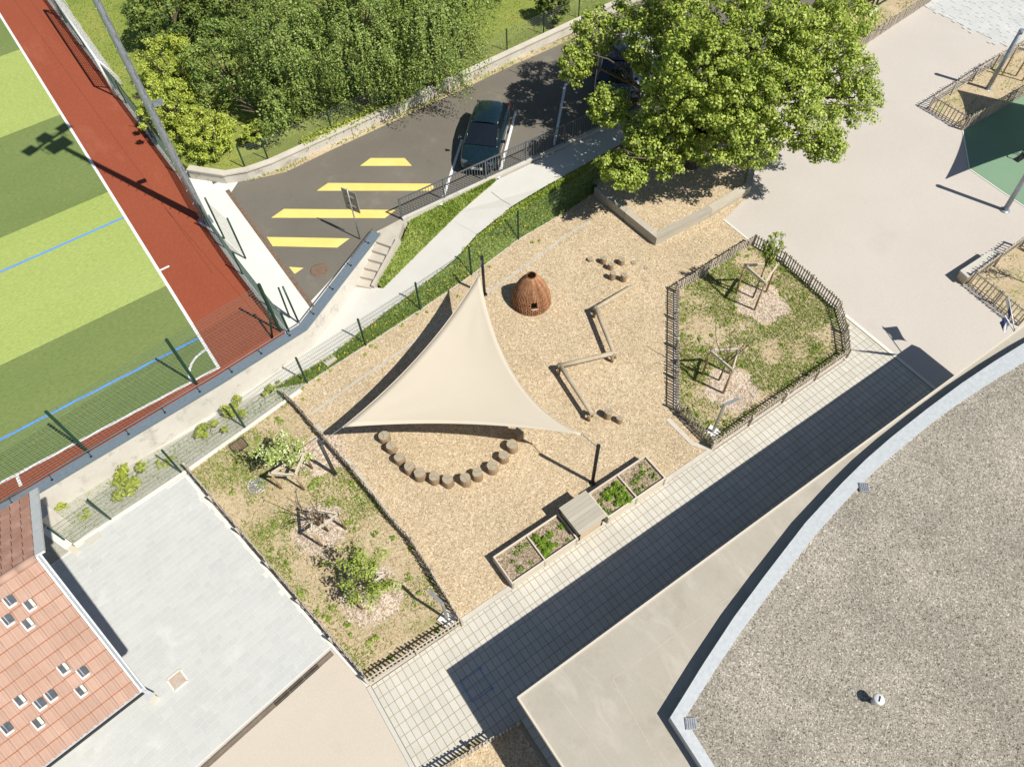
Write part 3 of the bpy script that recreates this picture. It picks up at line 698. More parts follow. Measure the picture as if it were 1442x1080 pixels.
fv = fe-rg; fvn = fv.normalized(); fn = eu.cross(fvn); fn = (fn if fn.z > 0 else -fn).normalized()
rf2 = MB().add([rg-fn*.02, rg+eu*9-fn*.02, rg+eu*9+fv-fn*.02, rg+fv-fn*.02], [(3, 2, 1, 0)]).build('roof_deck', M['terraold'], hs)
fr = int(fv.length/.3); ft_ = MB().beam((.12, 0, .02), (.12, .31, .035), .215, .03).build('roof_tile', M['terraold'], rf2, off=(0, 0, 0)); uf = False
MF = Matrix((eu, fvn, fn)).transposed().to_4x4(); r2 = wloc(rf2)
for r in range(fr):
    for c in range(7):
        w = rg+eu*(.235*c)+fvn*(.3*r); o = ft_ if not uf else ft_.copy()
        if uf: COL.objects.link(o)
        uf = True; o.matrix_local = Matrix.Translation(w-r2)@MF
for c in range(9):
    w = rg+eu*(.4*c); MB().tube([w, w+eu*.41+Vector((0, 0, .02))], .1, 8).build('ridge_tile', M['terracotta'], hs)
vg = MB(); side = -eu
vg.beam(e0+side*.03-nv*.08+nrm*.04, rg+side*.03+nrm*.04, .04, .08, nrm); vg.beam(e0+side*.1-nv*.08, rg+side*.1, .028, .05, nrm)
MB().beam(e0+side*.065-nv*.08-nrm*.01, rg+side*.065-nrm*.01, .045, .04, nrm).build('verge_gutter', M['greyrail'], hs)
vg.beam(rg+side*.1+fn*.02, fe+side*.1+fn*.02, .2, .06, fn)
vg.build('verge_flashing', M['zinc'], hs)
gd = Vector((nv.x, nv.y, 0)).normalized()
MB().beam(e0-gd*.07+side*.1, e0-gd*.07+eu*9, .1, .07).build('gutter', M['zinc'], hs)
MB().beam(e0-gd*.13+side*.05+Vector((0, 0, .01)), e0-gd*.13+eu*9+Vector((0, 0, .01)), .02, .1).build('gutter_lip', M['post'], hs)
lwp = thing('low_court_wall', 'short low beige wall with white cap at the lower corner of the tiled roof', 'wall', P(205, 985))
qa, qb = P(186, 968, .34), P(214, 983, .34)
MB().beam((qa.x, qa.y, .15), (qb.x, qb.y, .15), .2, .32).build('wall', M['render'], lwp); MB().beam((qa.x, qa.y, .33), (qb.x, qb.y, .33), .26, .04).build('cap', M['zinc'], lwp)
for a in (3.4, 6.2, 8.8):
    for b in (.75, 2.35):
        q = e0+eu*(a+.5)+gd*(b*2.3); MB().box((q.x, q.y, ZE/2-.1), (.16, .16, ZE-.2)).build('post', M['render'], hs)
wb_ = e0+eu*3.2+gd*2.7; wc_ = e0+eu*9+gd*2.7; wd_ = e0+eu*9+gd*5.6; we_ = e0+eu*3.2+gd*5.6
MB().prism([(p.x, p.y) for p in (wb_, wc_, wd_, we_)], -.02, ZE-.02).build('wall', M['render'], hs)
# small stair well wall between house and fence
sw = thing('stairwell_wall', 'small beige wall with grey coping squeezed between the tiled house and the mesh fence', 'wall', P(75, 770))
a, b = P(62, 744, .6), P(97, 769, .6)
MB().beam((a.x, a.y, .28), (b.x, b.y, .28), .16, .58).build('wall', M['render'], sw)
MB().beam((a.x, a.y, .595), (b.x, b.y, .595), .24, .05).build('coping', M['kerbwhite'], sw)
a, b = P(50, 728, 1.0), P(66, 712, 1.0)
MB().beam((a.x, a.y, .5), (b.x, b.y, .5), .5, 1.0).build('bin_housing', M['lowwall'], sw)
# ---- retaining wall with coping and handrail
rw = thing('retaining_wall', 'long stained concrete retaining wall with blue-grey metal coping beside the sports pitch', 'wall', (0, 18, 0))
segs = [Vector((p.x, p.y, 0)) for p in wall_line]
bd = MB(); co = MB()
def offs(pts, d):
    out = []
    for i, p in enumerate(pts):
        t0 = (pts[i]-pts[i-1]).normalized() if i else (pts[1]-pts[0]).normalized()
        t1 = (pts[i+1]-pts[i]).normalized() if i < len(pts)-1 else t0
        t = (t0+t1).normalized(); nn = Vector((-t.y, t.x, 0)); k = 1/max(.5, nn.dot(Vector((-t0.y, t0.x, 0)))); out.append(p+nn*d*k)
    return out
lo, li = offs(segs, -.10), offs(segs, .10); co_o, co_i = offs(segs, -.16), offs(segs, .2)
batter = offs(segs, -.22)
for i in range(len(segs)-1):
    a, b, c_, d_ = batter[i], batter[i+1], lo[i+1], lo[i]
    bd.add([(a.x, a.y, -.05), (b.x, b.y, -.05), (c_.x, c_.y, 1.06), (d_.x, d_.y, 1.06), (li[i].x, li[i].y, 1.06), (li[i+1].x, li[i+1].y, 1.06), (li[i].x, li[i].y, -.05), (li[i+1].x, li[i+1].y, -.05)],
           [(0, 1, 2, 3), (3, 2, 5, 4), (4, 5, 7, 6)])
    co.prism([co_o[i], co_o[i+1], co_i[i+1], co_i[i]], 1.065, 1.13)
bd.build('wall', M['wall'], rw); co.build('coping', M['bluecap'], rw)
hr = offs(segs, .17); MB().tube([Vector((p.x, p.y, 1.27)) for p in hr], .017, 6).build('handrail', M['greyrail'], rw)
for i in range(len(segs)-1):
    L = (hr[i+1]-hr[i]).length; k = max(2, int(L/1.15))
    for j in range(k):
        a = hr[i].lerp(hr[i+1], (j+.5)/k); c_ = segs[i].lerp(segs[i+1], (j+.5)/k)
        if a.x < -9: continue
        o = MB(); o.tube([Vector((c_.x, c_.y, 1.14)), Vector((a.x, a.y, 1.17)), Vector((a.x, a.y, 1.265))], .012, 5); o.box((c_.x, c_.y, 1.138), (.07, .07, .015)); o.build('rail_bracket', M['post'], rw)
# ---- low wall along the far side of the car park
lwal = thing('low_wall', 'low weathered concrete wall between the car park and the trees', 'wall', (11.6, 26.6, 1))
ptsw = [(2.45, 27.95), (3.55, 26.75), (4.4, 26.42), (5.42, 26.31), (8.5, 26.42), (11.6, 26.53), (15, 26.68), (18.03, 26.84), (22.48, 27.06), (30, 27.5)]
band('wall', ptsw, .2, .9, 1.44, M['lowwall'], lwal, None)
band('wall_coping', ptsw, .3, 1.441, 1.50, M['kerb'], lwal, None)
# ================================================================== FENCES
S2 = Vector((math.cos(R_(113)), math.sin(R_(113)), 0))*SUN_COT     # shadow run for one metre of height
def paling(name, label, lines, h=.58, gap=.115, z=.0, group=None, mat='picket', post=1.5, w=.055):
    p0 = Vector(lines[0][0]); root = thing(name, label, 'fence', (p0.x, p0.y, z), 0, group)
    pm = MB().box((0, 0, h/2), (w, .022, h)); pm.v = [(v[0]*(1 if v[2] < h*.6 else .82), v[1], v[2]) for v in pm.v]
    src = pm.build('picket', M[mat], root, off=(0, 0, 0)); first = True; r0 = wloc(root)
    rl = MB().box((0, 0, h/2-.01), (.06, .06, h-.02)).build('post', M[mat], root, off=(0, 0, 0)); fp = True
    def put(s, fl, x, y, rz, tilt=0):
        o = s if fl else s.copy()
        if not fl: COL.objects.link(o)
        o.location = (x-r0.x, y-r0.y, 0); o.rotation_euler = (random.gauss(0, .02), tilt, rz); 
        o.scale = (1, 1, random.uniform(.93, 1.06)); return False
    for ln in lines:
        for a, b in zip(ln[:-1], ln[1:]):
            a, b = Vector((a[0], a[1], 0)), Vector((b[0], b[1], 0)); L = (b-a).length; t = (b-a)/L; rz = math.atan2(t.y, t.x); nn = Vector((-t.y, t.x, 0))
            for zz in (.13, h-.12):
                MB().beam(Vector((a.x, a.y, z+zz))+nn*.022, Vector((b.x, b.y, z+zz+random.uniform(-.015, .015)))+nn*.022, .022, .045).build('rail', M[mat], root)
            k = max(1, int(L/gap))
            for i in range(k):
                q = a+t*((i+.5)*L/k); first = put(src, first, q.x, q.y, rz, random.gauss(0, .022))
            np_ = max(1, int(round(L/post)))
            for i in range(np_):
                q = a+t*(i*L/np_)+nn*.06; fp = put(rl, fp, q.x, q.y, rz)
        q = Vector((ln[-1][0], ln[-1][1], 0)); put(rl, fp, q.x, q.y, 0)
    return root
fl_e = [P(*q) for q in [(401, 560), (420, 577), (456, 619), (498, 667), (531, 707), (558, 742), (581, 767), (608, 810), (650, 878)]]
fl_w = [P(*q) for q in [(650, 878), (521, 960), (268, 664)]]
paling('paling_fence', 'low chestnut paling fence around the long grass bed beside the grey court', [fl_e+fl_w[1:]])
fr_ = [P(*q) for q in [(1004, 631), (953, 578), (953, 412), (1059, 345), (1102, 370), (1176, 436), (1186, 470), (1190, 503), (1004, 631)]]
paling('paling_fence', 'low chestnut paling fence around the many-sided grass bed by the sand-coloured yard', [fr_], .6)
f1 = [P(*q) for q in [(1500, 40), (1396, 96), (1306, 154), (1356, 184), (1444, 134), (1560, 66)]]
paling('paling_fence', 'brown slatted fence around the bed beside the green rubber surface', [f1], .75, .16, w=.05)
f2 = [P(*q) for q in [(1520, 395), (1434, 347), (1362, 400), (1434, 458)]]
paling('paling_fence', 'brown slatted fence behind the concrete bench at the right edge', [f2], .75, .16, w=.05)
f3 = [P(*q) for q in [(1196, 78), (1250, 42), (1312, 1), (1350, -25)]]
paling('paling_fence', 'grey paling fence along the planted bed above the big tree shade', [f3], .6)
paling('paling_fence', 'short paling fence at the chip bed below the tiled path', [[(-1.05, 3.13), (1.72, 2.84)]], .55, .1)
def meshfence(name, label, pts, zs, h, gap, dz, wr, pr, mpost, mwire, spacing=None, group=None, cap=True):
    root = thing(name, label, 'fence', (pts[0].x, pts[0].y, zs[0]), 0, group)
    for i, p in enumerate(pts):
        MB().box((p.x, p.y, zs[i]+h/2+.02), (pr*2, pr*2, h+.06), .5).build('post', mpost, root)
    for i in range(len(pts)-1):
        a, b = Vector((pts[i].x, pts[i].y, zs[i])), Vector((pts[i+1].x, pts[i+1].y, zs[i+1])); L = (b-a).length; t = (b-a)/L; m = MB()
        k = int(L/gap)
        for j in range(1, k):
            q = a+t*(L*j/k); m.beam(q+Vector((0, 0, .03)), q+Vector((0, 0, h)), wr, wr, t)
        for j in range(int(h/dz)+1):
            zz = Vector((0, 0, min(h, .04+j*dz))); m.beam(a+zz, b+zz, wr*1.3, wr*1.3)
        m.build('mesh_panel', mwire, root)
    return root
meshfence('mesh_fence', 'dark green welded mesh fence between the play area and the grassy bank', FB, [0]*len(FB), 1.5, .06, .2, .0038, .028, M['green'], M['wire'])
pb, pa_ = P(277, 541, 1), P(125, 637, 1); dv = pb-pa_
pp = [pa_-dv*2, pa_-dv, pa_, pb, pb+dv*.86]
meshfence('ball_fence', 'tall green ball-stop fence on top of the retaining wall by the pitch', [Vector((p.x, p.y, 0)) for p in pp], [1.0]*5, 2.5, .13, .13, .006, .04, M['green'], M['wire'])
te = [Vector((p.x+.12, p.y, 0)) for p in track_edge]
tf = []
for a, b in zip(te[:-1], te[1:]):
    k = max(1, int((b-a).length/2.4))
    for j in range(k): tf.append(a.lerp(b, j/k))
tf.append(te[-1])
meshfence('track_fence', 'green mesh fence running along the outer edge of the red track', tf, [1.0]*len(tf), 1.1, .06, .1, .008, .028, M['green'], M['wire'])
tr_ = thing('gate_frame', 'narrow green steel gate standing open beside the red track corner', 'gate', P(412, 455, 1))
for a, b in (((384, 477), (395, 408)), ((421, 455), (393, 396)), ((408, 447), (398, 412))):
    p = P(*a, 1.0); q = P(*b, 2.3); MB().tube([p, (p.x*.6+q.x*.4, p.y*.6+q.y*.4, 2.6)], .035, 6).build('gate_post', M['green'], tr_)
p, q = P(316, 336, 1), P(346, 364, 1)
for a in (p, q): MB().tube([(a.x, a.y, 1), (a.x, a.y, 3.1)], .035, 6).build('gate_post', M['green'], tr_)
m = MB()
for j in range(16): m.beam((p.x, p.y, 1.1+j*.12), (q.x, q.y, 1.1+j*.12), .008, .008)
m.build('mesh_panel', M['wire'], tr_)
cl = offs([Vector((x, y, 0)) for x, y in ptsw[2:]], .32)
cf = []
for a, b in zip(cl[:-1], cl[1:]):
    k = max(1, int(round((b-a).length/2.6)))
    for j in range(k): cf.append(a.lerp(b, j/k))
cf.append(cl[-1])
meshfence('chain_link_fence', 'thin chain-link fence on grey posts behind the low car park wall', cf, [LAWN]*len(cf), 1.05, .1, .1, .004, .024, M['green'], M['steelwire'])
# ---- car park railing on its kerb wall
rr = thing('railing', 'dark grey vertical-bar railing between the car park and the ramp', 'railing', (8.4, 20.55, 1))
ra, rb_, rc_ = Vector((8.4, 20.56, 0)), Vector((18.35, 20.36, 0)), Vector((25.0, 20.36, 0))
band('kerb_wall', [ra, rb_, rc_], .22, -.05, 1.12, M['lowwall'], rr, None)
bm = MB().box((0, 0, .47), (.018, .018, .84)).build('bar', M['greyrail'], rr, off=(0, 0, 0)); fb = True
for a, b in ((ra, rb_), (rb_, rc_)):
    L = (b-a).length; t = (b-a)/L
    for zz in (.1, .94): MB().beam(Vector((a.x, a.y, 1.1+zz)), Vector((b.x, b.y, 1.1+zz)), .045, .04).build('rail', M['greyrail'], rr)
    k = int(L/.125)
    for j in range(k):
        q = a+t*((j+.5)*L/k)
        o = bm if fb else bm.copy()
        if not fb: COL.objects.link(o)
        fb = False; o.location = (q.x-8.4, q.y-20.55, .1)
    k = int(L/1.98)
    for j in range(k+1):
        q = a+t*(j*L/k); MB().box((q.x, q.y, 1.1+.48), (.05, .05, .96)).build('post', M['greyrail'], rr)
# ================================================================== PLAYGROUND
def bez(A, B, mid): return mid*2-(A+B)*.5
def sail(name, label, A, B, C, mab, mbc, mac, mat, sag=.0, n=30):
    root = thing(name, label, 'shade sail', (A.x, A.y, 0))
    D, E, F = bez(A, B, mab), bez(B, C, mbc), bez(A, C, mac); idx = {}; m = MB(); vs = []
    for i in range(n+1):
        for j in range(n+1-i):
            u, v = i/n, j/n; w = 1-u-v
            p = A*u*u+B*v*v+C*w*w+D*2*u*v+E*2*v*w+F*2*u*w
            fold = 0
            for q, (s, t) in ((u, (v, w)), (v, (u, w)), (w, (u, v))):
                if q > .55: fold += .018*math.sin(10*math.atan2(s-t, s+t+1e-6))*(q-.55)*2.2*(1-q)*4
            p = p+Vector((0, 0, fold-sag*u*v*w*27)); idx[(i, j)] = len(vs); vs.append(p)
    fs = []
    for i in range(n):
        for j in range(n-i):
            fs.append((idx[(i, j)], idx[(i+1, j)], idx[(i, j+1)]))
            if j < n-i-1: fs.append((idx[(i+1, j)], idx[(i+1, j+1)], idx[(i, j+1)]))
    m.add(vs, fs, True); cl_ = m.build('cloth', mat, root)
    sol = cl_.modifiers.new('thickness', 'SOLIDIFY'); sol.thickness = .006
    for a, b, mid in ((A, B, D), (B, C, E), (A, C, F)):
        pts = [a*(1-t)**2+mid*2*t*(1-t)+b*t*t for t in np.linspace(0, 1, 25)]
        MB().tube(pts, .014, 6).build('hem', mat, cl_)
    return root
zA, zB, zC = 2.3, 2.05, 2.0
A, B, C = P(820, 612, zA), P(483, 601, zB), P(675, 384, zC)
sl = sail('shade_sail', 'large cream triangular shade sail stretched over the wood chips', A, B, C, P(655, 596.5, 2.0), P(598, 492, 1.92), P(722, 525, 2.02), M['sail'], .05)
def post_(name, label, base, h, r, mat, lean=(0, 0)):
    o = thing(name, label, 'post', base); b = Vector(base)
    MB().tube([b, b+Vector((lean[0], lean[1], h))], r, 14).build('pole', mat, o)
    MB().lathe(b, [(r*2, 0), (r*2, .015), (r*1.1, .03)], 14).build('base_plate', mat, o)
    MB().tube([b+Vector((lean[0], lean[1], h-.16)), b+Vector((lean[0], lean[1], h+.012))], r*1.08, 14).build('cap', mat, o); return b+Vector((lean[0], lean[1], h-.1))
tA = post_('sail_post', 'black sail post standing by the wooden planters', P(834, 680), 2.52, .058, M['post'])
tB = post_('sail_post', 'grey sail post inside the paling fence of the long grass bed', P(472, 668), 2.25, .06, M['greypost'])
tC = post_('sail_post', 'dark sail post at the top corner of the cream sail by the mesh fence', P(682.5, 415), 2.1, .055, M['post'])
for a, b in ((A, tA), (B, tB), (C, tC)):
    MB().tube([a, a.lerp(b, .5)-Vector((0, 0, .01)), b], .012, 6).build('rope', M['steelwire'], sl)
    MB().lathe(a-Vector((0, 0, .01)), [(.02, 0), (.04, .008), (.04, .02), (.02, .028)], 12).build('corner_ring', M['lightsteel'], sl)
# second sail beyond the right edge of the picture, its shadow falls on the green rubber
z2 = 3.0
a2 = P(1332, 252)-S2*z2; b2 = P(1347, 127)-S2*z2; c2 = P(1640, 170)-S2*z2
for q in (a2, b2, c2): q.z = z2
sail('shade_sail', 'second cream shade sail at the right edge above the green rubber surface', a2, b2, c2, (a2+b2)/2+Vector((.75, -.05, -.1)), (b2+c2)/2+Vector((-.2, -.5, -.1)), (a2+c2)/2+Vector((.2, .5, -.1)), M['sail'], 0, 16)
pt = P(1322, 262)-S2*3.2; pbse = P(1415, 296)
post_('sail_post', 'leaning grey sail mast at the right edge beside the green rubber', pbse, 3.2, .1, M['steel'], (pt.x-pbse.x, pt.y-pbse.y))
post_('sail_post', 'tall straight grey mast standing in the bed beside the green rubber', P(1390, 126), 2.96, .1, M['steel'])
# ---- log seats
def stump(px, py, h, r, label, group=None, mat='log'):
    p = P(px, py, h); p.z = 0; o = thing('log_stump', label, 'stump', p, 0, group)
    k = 16; js = [1+random.uniform(-.07, .07) for _ in range(k)]; m = MB(); vs = []
    for z, f in ((0, 1.04), (h*.5, 1.0), (h-.015, .98), (h, .93)):
        vs += [Vector((p.x+r*f*js[i]*math.cos(2*math.pi*i/k), p.y+r*f*js[i]*math.sin(2*math.pi*i/k), z)) for i in range(k)]
    fs = [(l*k+i, l*k+(i+1) % k, (l+1)*k+(i+1) % k, (l+1)*k+i) for l in range(3) for i in range(k)]
    m.add(vs, fs, True); m.build('log_side', M[mat], o)
    t = MB(); t.add([Vector((v.x, v.y, h)) for v in vs[3*k:]]+[Vector((p.x, p.y, h+.004))], [(i, (i+1) % k, k) for i in range(k)])
    e = t.build('log_end', M['stumptop'], o)
    a = random.uniform(0, 6.28); c = MB()
    for dd in range(2):
        a += 2+random.random(); c.beam((p.x, p.y, h+.004), (p.x+r*.85*math.cos(a), p.y+r*.85*math.sin(a), h+.002), .008, .003)
    c.build('crack', M['bark'], e); return o
arc = [(540.5, 613), (550, 627), (562, 643), (576, 656), (590.5, 665), (611, 670), (630, 674), (655, 672), (672, 665), (693, 655), (709, 640), (721, 625), (731, 607)]
ords = ['first', 'second', 'third', 'fourth', 'fifth', 'sixth', 'seventh', 'eighth', 'ninth', 'tenth', 'eleventh', 'twelfth', 'thirteenth']
for i, q in enumerate(arc):
    lb = f'{ords[i]} log seat from the left in the curved row by the cream sail'
    if i == 12: lb = 'dark shaded log seat at the right end of the curved row under the sail tip'
    stump(*q, .38*random.uniform(.92, 1.08), random.uniform(.155, .2), lb, 'log seats in a curved row')
sm_ = [(831, 364, .12, .11, 'leftmost short log in the cluster of stepping logs'), (850.5, 363, .3, .12, 'tall upper left log of the stepping log cluster'), (876, 365, .27, .13, 'tall upper right log of the stepping log cluster'), (860.5, 371.5, .3, .115, 'middle log of the stepping log cluster'), (863, 384, .36, .12, 'lower left tall log of the stepping log cluster'), (879, 386.5, .36, .125, 'lower right tall log of the stepping log cluster'), (892.5, 369, .05, .11, 'nearly flush log right of the stepping log cluster'), (910, 377.5, .03, .09, 'faint flush log farthest right of the stepping logs'), (857, 579, .38, .14, 'taller of two logs at the lower end of the zigzag beam'), (872.5, 588, .27, .115, 'shorter of two logs beyond the lower end of the zigzag beam')]
for q in sm_: stump(*q, 'stepping logs')
# ---- zigzag balance beam
nodes = [P(887.5, 405, .1), P(839, 434, .42), P(864.5, 497, .42), P(789, 515, .42), P(832, 580, .42)]
bb = thing('balance_beam', 'zigzag balance beam of four weathered round logs on short posts', 'balance beam', (nodes[2].x, nodes[2].y, 0))
for i, (a, b) in enumerate(zip(nodes[:-1], nodes[1:])):
    d = (b-a).normalized()*.09; pts = [a-d, a.lerp(b, .33), a.lerp(b, .66), b+d]
    pts = [p+Vector((0, 0, .0)) for p in pts]
    MB().tube(pts, [.082, .085, .083, .08], 12).build('log', M['beamwood'], bb)
for i, q in enumerate(nodes[1:]):
    MB().tube([(q.x+.1, q.y+.05, 0), (q.x+.1, q.y+.05, q.z-.05)], .075, 12).build('support_post', M['log'], bb)
    MB().tube([(q.x-.09, q.y-.05, 0), (q.x-.09, q.y-.05, q.z-.06)], .06, 10).build('support_post', M['log'], bb)
# ---- woven willow hut
hc = P(748, 424); hc = Vector((hc.x, hc.y, 0))
hut = thing('willow_hut', 'reddish-brown woven willow beehive hut with a round top hole and small window', 'hut', hc)
HP = [(0, .74), (.25, .73), (.5, .68), (.75, .59), (1.0, .46), (1.2, .33), (1.35, .22), (1.45, .17)]
def hr_(z): return float(np.interp(z, [q[0] for q in HP], [q[1] for q in HP]))
wang = math.atan2(-hc.y, -hc.x)+.18
def inwin(a, z): return abs((a-wang+math.pi) % (2*math.pi)-math.pi) < .17 and .36 < z < .62
def indoor(a, z): return abs((a-wang-2.1+math.pi) % (2*math.pi)-math.pi) < .42 and z < .75
m = MB(); NR = 62
for k in range(NR):
    a = 2*math.pi*k/NR; zs_ = np.linspace(0, 1.45, 17); seg = []
    for z in zs_:
        if inwin(a, z) or indoor(a, z):
            if len(seg) > 1: m.tube(seg, .017, 5)
            seg = []
            continue
        r = hr_(z)+.012; seg.append(hc+Vector((r*math.cos(a), r*math.sin(a), z)))
    if len(seg) > 1: m.tube(seg, .017, 5)
m.build('upright_rod', M['willowrib'], hut, 'stuff')
for bi, (za, zb_) in enumerate(((.02, .14), (.17, .33), (.38, .58), (.62, .70), (.74, .95), (.98, 1.06), (1.1, 1.27), (1.3, 1.46))):
    m = MB(); zz = za
    while zz < zb_:
        seg = []; ph = random.choice((0, 1))
        for k in range(NR*2+1):
            a = math.pi*k/NR; z = zz+.004*math.sin(3*a+zz*9)
            if inwin(a, z) or indoor(a, z):
                if len(seg) > 1: m.tube(seg, .011, 4)
                seg = []; continue
            r = hr_(z)+(.018 if (k//2+ph) % 2 else -.008); seg.append(hc+Vector((r*math.cos(a), r*math.sin(a), z)))
        if len(seg) > 1: m.tube(seg, .011, 4)
        zz += .022
    m.build('woven_band', M['willow'], hut, 'stuff')
m = MB(); rr_ = [hc+Vector((.175*math.cos(a), .175*math.sin(a), 1.465)) for a in np.linspace(0, 2*math.pi, 25)]
m.tube(rr_, .022, 6); m.build('rim', M['willow'], hut)
inn = MB(); vs = []; K = 40; zs_ = list(np.linspace(0, 1.42, 16))
for z in zs_: vs += [hc+Vector(((hr_(z)-.03)*math.cos(2*math.pi*k/K), (hr_(z)-.03)*math.sin(2*math.pi*k/K), z)) for k in range(K)]
fs = []
for j in range(15):
    for k in range(K):
        a = 2*math.pi*(k+.5)/K; z = (zs_[j]+zs_[j+1])/2
        if not inwin(a, z) and not indoor(a, z): fs.append((j*K+k, j*K+(k+1) % K, (j+1)*K+(k+1) % K, (j+1)*K+k))
inn.add(vs, fs); inn.build('inner_weave', M['willow'], hut)
m = MB(); wz = .35; r = hr_(.35)+.02
m.tube([hc+Vector((r*math.cos(wang+d), r*math.sin(wang+d), wz)) for d in (-.19, -.1, 0, .1, .19)], .016, 6); m.build('window_sill', M['stakepale'], hut)
# ---- timber edging around the big tree
tb = thing('timber_bed', 'raised bed edge of heavy grey timber beams under the big tree', 'raised bed', P(922.7, 346.6))
op = [P(835.6, 275.6), P(922.7, 346.6), P(1000, 306.7), P(1055, 273.6), P(1070, 196), P(1090, 130)]
op = [Vector((p.x, p.y, 0)) for p in op]; HT = .46
ip = offs(op, .27)
if (ip[1]-op[1]).y < 0: ip = offs(op, -.27)
for i in range(len(op)-1):
    a, b, c_, d_ = op[i], op[i+1], ip[i+1], ip[i]
    for lv in range(2):
        z0, z1 = lv*HT/2, (lv+1)*HT/2-.012; k = max(1, int(round((b-a).length/2.3)))
        for j in range(k):
            s_, e_ = j/k+.002, (j+1)/k-.002; jt = random.uniform(-.012, .012)
            q = [a.lerp(b, s_), a.lerp(b, e_), d_.lerp(c_, e_), d_.lerp(c_, s_)]
            MB().prism([(v.x+jt*.3, v.y+jt) for v in q], z0, z1+jt*.2).build('beam', M['oldwood'], tb)
tpoly = [Vector(p) for p in ip]+[Vector((24.5, 20.2, 0)), Vector((15.9, 20.2, 0))]
sheet('tree_bed_chips', tpoly, HT-.09, M['chips'])
# ---- wooden planters and cabinet
def planter(label, x0, x1, ydiv, nm='raised_planter'):
    o = thing(nm, label, 'planter', ((x0+x1)/2, 6.55, 0)); y0, y1, h = 6.06, 7.03, .45
    for lv in range(2):
        z0, z1 = .02+lv*.215, .02+(lv+1)*.215-.006; zc, hh = (z0+z1)/2, z1-z0
        MB().bbox(((x0+x1)/2, y0, zc), (x1-x0, .045, hh), .004).build('side_board', M['larchpale'], o)
        MB().bbox(((x0+x1)/2, y1, zc), (x1-x0, .045, hh), .004).build('side_board', M['larchpale'], o)
        for x in (x0+.022, x1-.022): MB().bbox((x, (y0+y1)/2, zc), (.045, y1-y0-.046, hh), .004).build('end_board', M['larchpale'], o)
    MB().bbox((ydiv, (y0+y1)/2, .235), (.04, y1-y0-.046, .42), .004).build('divider', M['larchpale'], o)
    for x in (x0+.03, ydiv, x1-.03): MB().box((x, y0-.03, .22), (.07, .02, .4)).build('batten', M['oldwood'], o)
    MB().box(((x0+x1)/2, (y0+y1)/2, .18), (x1-x0-.1, y1-y0-.06, .34)).build('soil', M['soil'], o)
    return o
planter('left larch planter box with sparse soil compartment nearest the grey court', 3.7, 6.16, 4.93)
planter('right larch planter box with bushy salad next to the black sail post', 7.33, 9.7, 8.5)
cb = thing('planter_cabinet', 'grey-boarded square wooden cabinet between the two planter boxes', 'cabinet', (6.72, 6.53, 0))
for k in range(7):
    y = 6.0+.152*k; MB().bbox((6.69, y+.075, .785), (1.04, .147, .03), .003).build('top_board', M['tablewood'], cb)
for x in (6.24, 7.12):
    for y in (6.1, 6.98): MB().box((x, y, .385), (.07, .07, .77)).build('leg', M['larch'], cb)
for y in (6.08, 7.0):
    for z in (.2, .5): MB().bbox((6.68, y, z), (.95, .03, .27), .003).build('side_board', M['larch'], cb)
MB().box((6.22, 6.54, .4), (.03, .85, .7)).build('end_board', M['larch'], cb)
def tuft(name, label, x, y, z, r, n, mat, cat='plant', group=None, size=.07, up=.8, flat=.5):
    o = thing(name, label, cat, (x, y, z), 0, group)
    C_, D_ = clumps([(x, y, z+r*.3)], [r], [n], flat, .2); C_[:, 2] = np.maximum(C_[:, 2], z+.01)
    leafmesh('foliage', C_, rng.uniform(size*.6, size*1.3, n), mat, o, up=up, D=D_); 
    MB().tube([(x, y, z-.02), (x, y, z+r*.3)], .006, 5).build('stem', M['twig'], o); return o
def rowpatch(label, pts, mat, size=.1):
    x = sum(p[0] for p in pts)/len(pts); y = sum(p[1] for p in pts)/len(pts); o = thing('salad_patch', label, 'plants', (x, y, .35))
    C_, D_ = clumps([(px_, py_, .43) for px_, py_ in pts], [.13]*len(pts), [60]*len(pts), .6, .2)
    leafmesh('foliage', C_, rng.uniform(size*.6, size*1.3, len(C_)), mat, o, up=.9, D=D_)
    m = MB(); 
    for px_, py_ in pts: m.tube([(px_, py_, .33), (px_, py_, .42)], .006, 5)
    m.build('stem', M['twig'], o)
g = lambda x, y: tuple(P(x, y, .42)[:2])
rowpatch('bright green salad row in the left planter box', [g(756, 757), g(760, 763), g(767, 761), g(765, 769), g(772, 775), g(768, 780), g(776, 768)], M['salad'])
rowpatch('big bushy salad patch in the right planter box', [g(853, 696), g(860, 690), g(868, 683), g(866, 692), g(876, 688), g(872, 699), g(881, 697), g(887, 704), g(878, 708), g(858, 701), g(870, 708)], M['salad'])
for q in [(726, 777), (733, 771), (722, 790), (742, 765), (748, 792), (733, 800), (775, 752), (792, 740), (783, 766), (800, 760), (850, 717), (858, 722), (846, 706), (899, 671), (905, 665), (893, 678), (908, 684), (899, 690), (921, 670), (915, 660), (903, 655)]:
    x, y = g(*q); big = random.random() < .4
    cmp_ = 'far left' if x < 4.93 else 'second from left' if x < 6.3 else 'third from left' if x < 8.5 else 'far right'
    tuft('seedling', f'small green seedling in the {cmp_} soil compartment of the planter boxes', x, y, .35, .10 if not big else .16, 34 if not big else 80, M['salad'] if random.random() < .5 else M['birch'], 'plant', 'seedlings in the planters', .06)
for q in [(690, 376), (645, 418), (602, 440), (588, 443), (567, 459), (530, 490), (523, 488), (515, 500), (466, 523), (450, 536), (427, 548), (428, 563), (750, 342), (760, 340)]:
    p = P(*q); tuft('seedling', 'tiny young shrub planted in the chips along the mesh fence', p.x, p.y, .02, .09, 24, M['shrub'], 'plant', 'young shrubs along the fence', .06)
